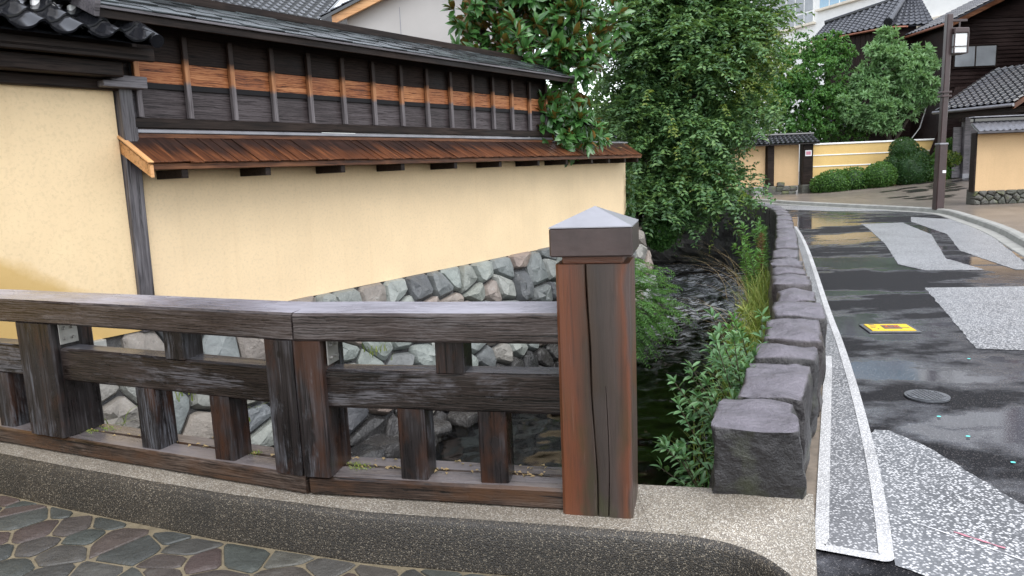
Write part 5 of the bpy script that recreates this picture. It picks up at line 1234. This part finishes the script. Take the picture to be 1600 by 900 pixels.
for i in range(36):
    bx, by = .98+.55*rs_.random(), 0; by = 3.25+(bx-.93)*2.0+.1*rs_.random()
    h = rs_.uniform(.35, .9); lx = rs_.uniform(-.42, -.02)
    st.append([(bx, by, -.45), (bx+lx*.35, by-.03, -.45+h*.55), (bx+lx, by+rs_.uniform(-.1, .12), -.45+h)])
stems_plant('waterside_shrub', 'leafy green shrub leaning over the water beside the nearest stone block', M['lf_shrub'], st, .068, .021, .05, 4)
st = []
for i in range(18):
    bx = 1.28+.5*rs_.random(); by = 3.95+(bx-1.28)*2.1; h = rs_.uniform(.75, 1.1); lx = rs_.uniform(-.35, .0)
    st.append([(bx, by, -.45), (bx+lx*.35, by, -.45+h*.6), (bx+lx, by+rs_.uniform(-.1, .1), -.45+h)])
stems_plant('waterside_shrub', 'taller leafy shrub by the water beside the third stone block', M['lf_shrub'], st, .07, .022, .05, 4)
def grass(name, label, mat, centres, n, L, W_, lean, arch, cat='grass', zb=-.2, kind='stuff'):
    B = []; F = []; seg = 5
    for c in centres:
        for i in range(n):
            b = np.array(c[:3])+rs_.normal(size=3)*np.array([c[3], c[3]*1.6, .03]); a = rs_.uniform(0, 2*math.pi); o = np.array([math.cos(a), math.sin(a), 0])*.6+np.array(lean); o /= np.linalg.norm(o)+1e-6
            l = L*rs_.uniform(.5, 1.2); sd_ = np.array([-o[1], o[0], 0])*W_/2; k0 = len(B); ar = arch*rs_.uniform(.6, 1.3)
            for k in range(seg+1):
                t = k/seg; p = b+o*l*ar*t*t+np.array([0, 0, 1])*l*(t-.62*ar*t*t); wv = sd_*(1-t*.92); B += [p-wv, p+wv]
            for k in range(seg): F.append((k0+2*k, k0+2*k+1, k0+2*k+3, k0+2*k+2))
    c0 = np.array(centres[0][:3]); me = np_mesh(np.array(B)-c0, F)
    if kind: return tag(obj(name, me, mat, None, T(*c0)), label, cat, None, kind)
    t = thing(name, label, cat, T(*c0)); fo_ = obj('foliage', me, mat, t); fo_['kind'] = 'stuff'; return t
def tops_(i, dx, z): q = BANK[i]; return (q[0]+dx, q[1], z)
grass('grass', 'yellow green grass and fern growing between the stone blocks and the canal', M['lf_grass'], [(x-.10, y, -.25, .10) for x, y in BANK[4:14]] + [(x-.02, y+.25, -.1, .06) for x, y in BANK[4:13]], 95, .52, .010, (-.25, -.1, 0), .55)
grass('grass', 'green grass blades at the foot of the nearest stone block', M['lf_fern'], [(.98, 3.28, -.35, .07), (1.15, 3.6, -.3, .08)], 60, .45, .008, (-.1, -.1, 0), .4)
grass('dry_grass', 'clump of dry tan grass arching over the water by the fifth stone block', M['lf_dry'], [(2.20, 6.75, -.25, .07)], 30, .95, .007, (-.75, .0, 0), .72, kind=None)
grass('dry_grass', 'clump of dry tan grass arching over the water further along the canal', M['lf_dry'], [(2.86, 8.95, -.15, .08)], 24, 1.0, .007, (-.8, .0, 0), .70, kind=None)
st = [[(bx, by, -.4), (bx+rs_.uniform(-.1, .05), by, .1), (bx+rs_.uniform(-.18, .08), by, .35+.35*rs_.random())] for bx, by in ((3.02+.05*i, 9.0+.22*i) for i in range(7))]
stems_plant('tall_weed', 'tall green weeds standing against the stone blocks far along the canal', M['lf_fern'], st, .09, .02, .035, 4, False)
st = [[(bx, by, -.2), (bx-.02, by, .2), (bx+rs_.uniform(-.05, .05), by, .45+.15*rs_.random())] for bx, by in ((3.30+.05*i, 9.75+.15*i) for i in range(5))]
stems_plant('red_weed', 'reddish weed in front of the far stone blocks', M['lf_red'], st, .06, .016, .03, 4, False)
st = [[(bx, by, -.3), (bx-.05, by, .1), (bx-.1+rs_.uniform(-.1, .05), by, .40+.2*rs_.random())] for bx, by in ((3.75+.12*i, 10.9+.33*i) for i in range(8))]
stems_plant('tall_weed', 'weeds on the canal wall near the bend', M['lf_mid'], st, .09, .02, .035, 4, False)
st = [[(bx, by, -.3), (bx-.12, by-.02, .05), (bx-.30, by-.05, .12+.1*rs_.random())] for bx, by in ((1.85+.12*i, 5.35+.30*i) for i in range(7))]
stems_plant('fern', 'bright ferns on the canal side of the middle stone blocks', M['lf_grass'], st, .10, .02, .018, 2, False)
st = [[(bx, by, -.4), (bx-.10, by, .0), (bx-.28, by, .22+.15*rs_.random())] for bx, by in ((1.6+.10*i, 4.75+.24*i) for i in range(6))]
stems_plant('waterside_shrub', 'small leafy shrub between the ferns and the tall leafy shrub', M['lf_fern'], st, .08, .026, .05, 3)
# little weeds in the embankment
rd = random.Random(31)
for i, (s, z, lab) in enumerate(((-.1, -.55, 'tuft of weeds on the embankment left of the bent post'), (-.55, -.2, 'weed tuft on the embankment behind the middle rail at left'), (1.45, -.72, 'weeds hanging on the embankment right of the bent post'), (1.75, -.35, 'small weed on the embankment under the middle rail'), (3.9, -.55, 'weed on the embankment seen between rails near the upper short post'), (5.0, -.6, 'weed on the embankment just left of the end post'), (-1.25, -.35, 'weed tuft on the embankment behind the left post'))):
    c = wp(s, (.37-z)*BAT+.06, z)
    grass('weed', lab, M['lf_grass'], [(c.x, c.y, c.z, .07)], 34, .20, .014, (.25, -.25, 0), .7, 'weed', kind=None)
# ivy at the far end of the plaster wall
p = []; u = []
for i in range(420):
    s = rd.uniform(8.75, 9.35); z = rd.uniform(.3, 1.5); y = 0 if s < 8.85 else (s-8.85)*.9
    if rd.random() < (9.5-s)*.7: continue
    q = wp(s, .04-y*.5, z); p.append(q); u.append((nW.x, nW.y, .2))
iv = thing('ivy', 'ivy climbing the far end of the ochre wall', 'ivy', T(*wp(9.1, .05, .4)))
p = np.array(p); u = np.array(u)
crown('foliage', M['lf_bush'], iv, (p, nrmz(rng.normal(size=p.shape)*.8+np.array([0, 0, -.5])), nrmz(u+rng.normal(size=p.shape)*.3)), .10, .07)
# fallen leaves on the railing and pent roof
for i in range(3):
    q = wp(6.15+.9*i, .10+.06*i, 1.965-.03*i); tag(obj('fallen_leaf', leaf_mesh(np.zeros((1, 3)), np.array([[.6, -.3, .05]]), np.array([[.2, -.1, 1.]]), [.10], [.05], .2, True), M['lf_dry'], None, T(*q)), ('fallen tan leaf on the pent roof near the board end', 'fallen tan leaf in the middle of the bare pent roof', 'fallen tan leaf nearest the far end of the pent roof')[i], 'leaf', 'leaves fallen on the pent roof')

# leaf litter and moss caught on the bottom beams
B = []; D = []; Nn = []
for S, x0_, x1_ in ((S1, 1.6, L1-.05), (S2, .1, L2-.1)):
    for i in range(70):
        x = x0_+(x1_-x0_)*rng.random(); y = .137+.012*rng.normal() if rng.random() < .7 else .2+.04*rng.random()
        B.append(S @ Vector((x, y, .094))); a_ = rng.uniform(0, 6.28); D.append((math.cos(a_), math.sin(a_), .1)); Nn.append((rng.normal()*.3, rng.normal()*.3, 1))
tag(obj('leaf_litter', leaf_mesh(np.array(B), np.array(D, float), np.array(Nn, float), rng.uniform(.012, .035, len(B)), rng.uniform(.008, .016, len(B)), .3), M['lf_dry']), 'scraps of fallen leaves caught along the bottom beams of the railing', 'leaf litter', None, 'stuff')
B = []; D = []; Nn = []
for (S, x, y) in ((S1, xp1+.30, .12), (S1, xp1+.36, .18), (S1, x1((-1.35, 3.33)), .14), (S2, .17, .15), (S2, .2, .11), (S1, xp1-.1, .2)):
    for i in range(60):
        B.append(S @ Vector((x+.03*rng.normal(), y+.015*rng.normal(), .092))); D.append((rng.normal(), rng.normal(), abs(rng.normal())+.3)); Nn.append((rng.normal(), rng.normal(), 1))
tag(obj('moss', leaf_mesh(np.array(B), np.array(D, float), np.array(Nn, float), .012, .005, .2), M['lf_grass']), 'tiny tufts of moss beside the feet of the railing posts', 'moss', None, 'stuff')
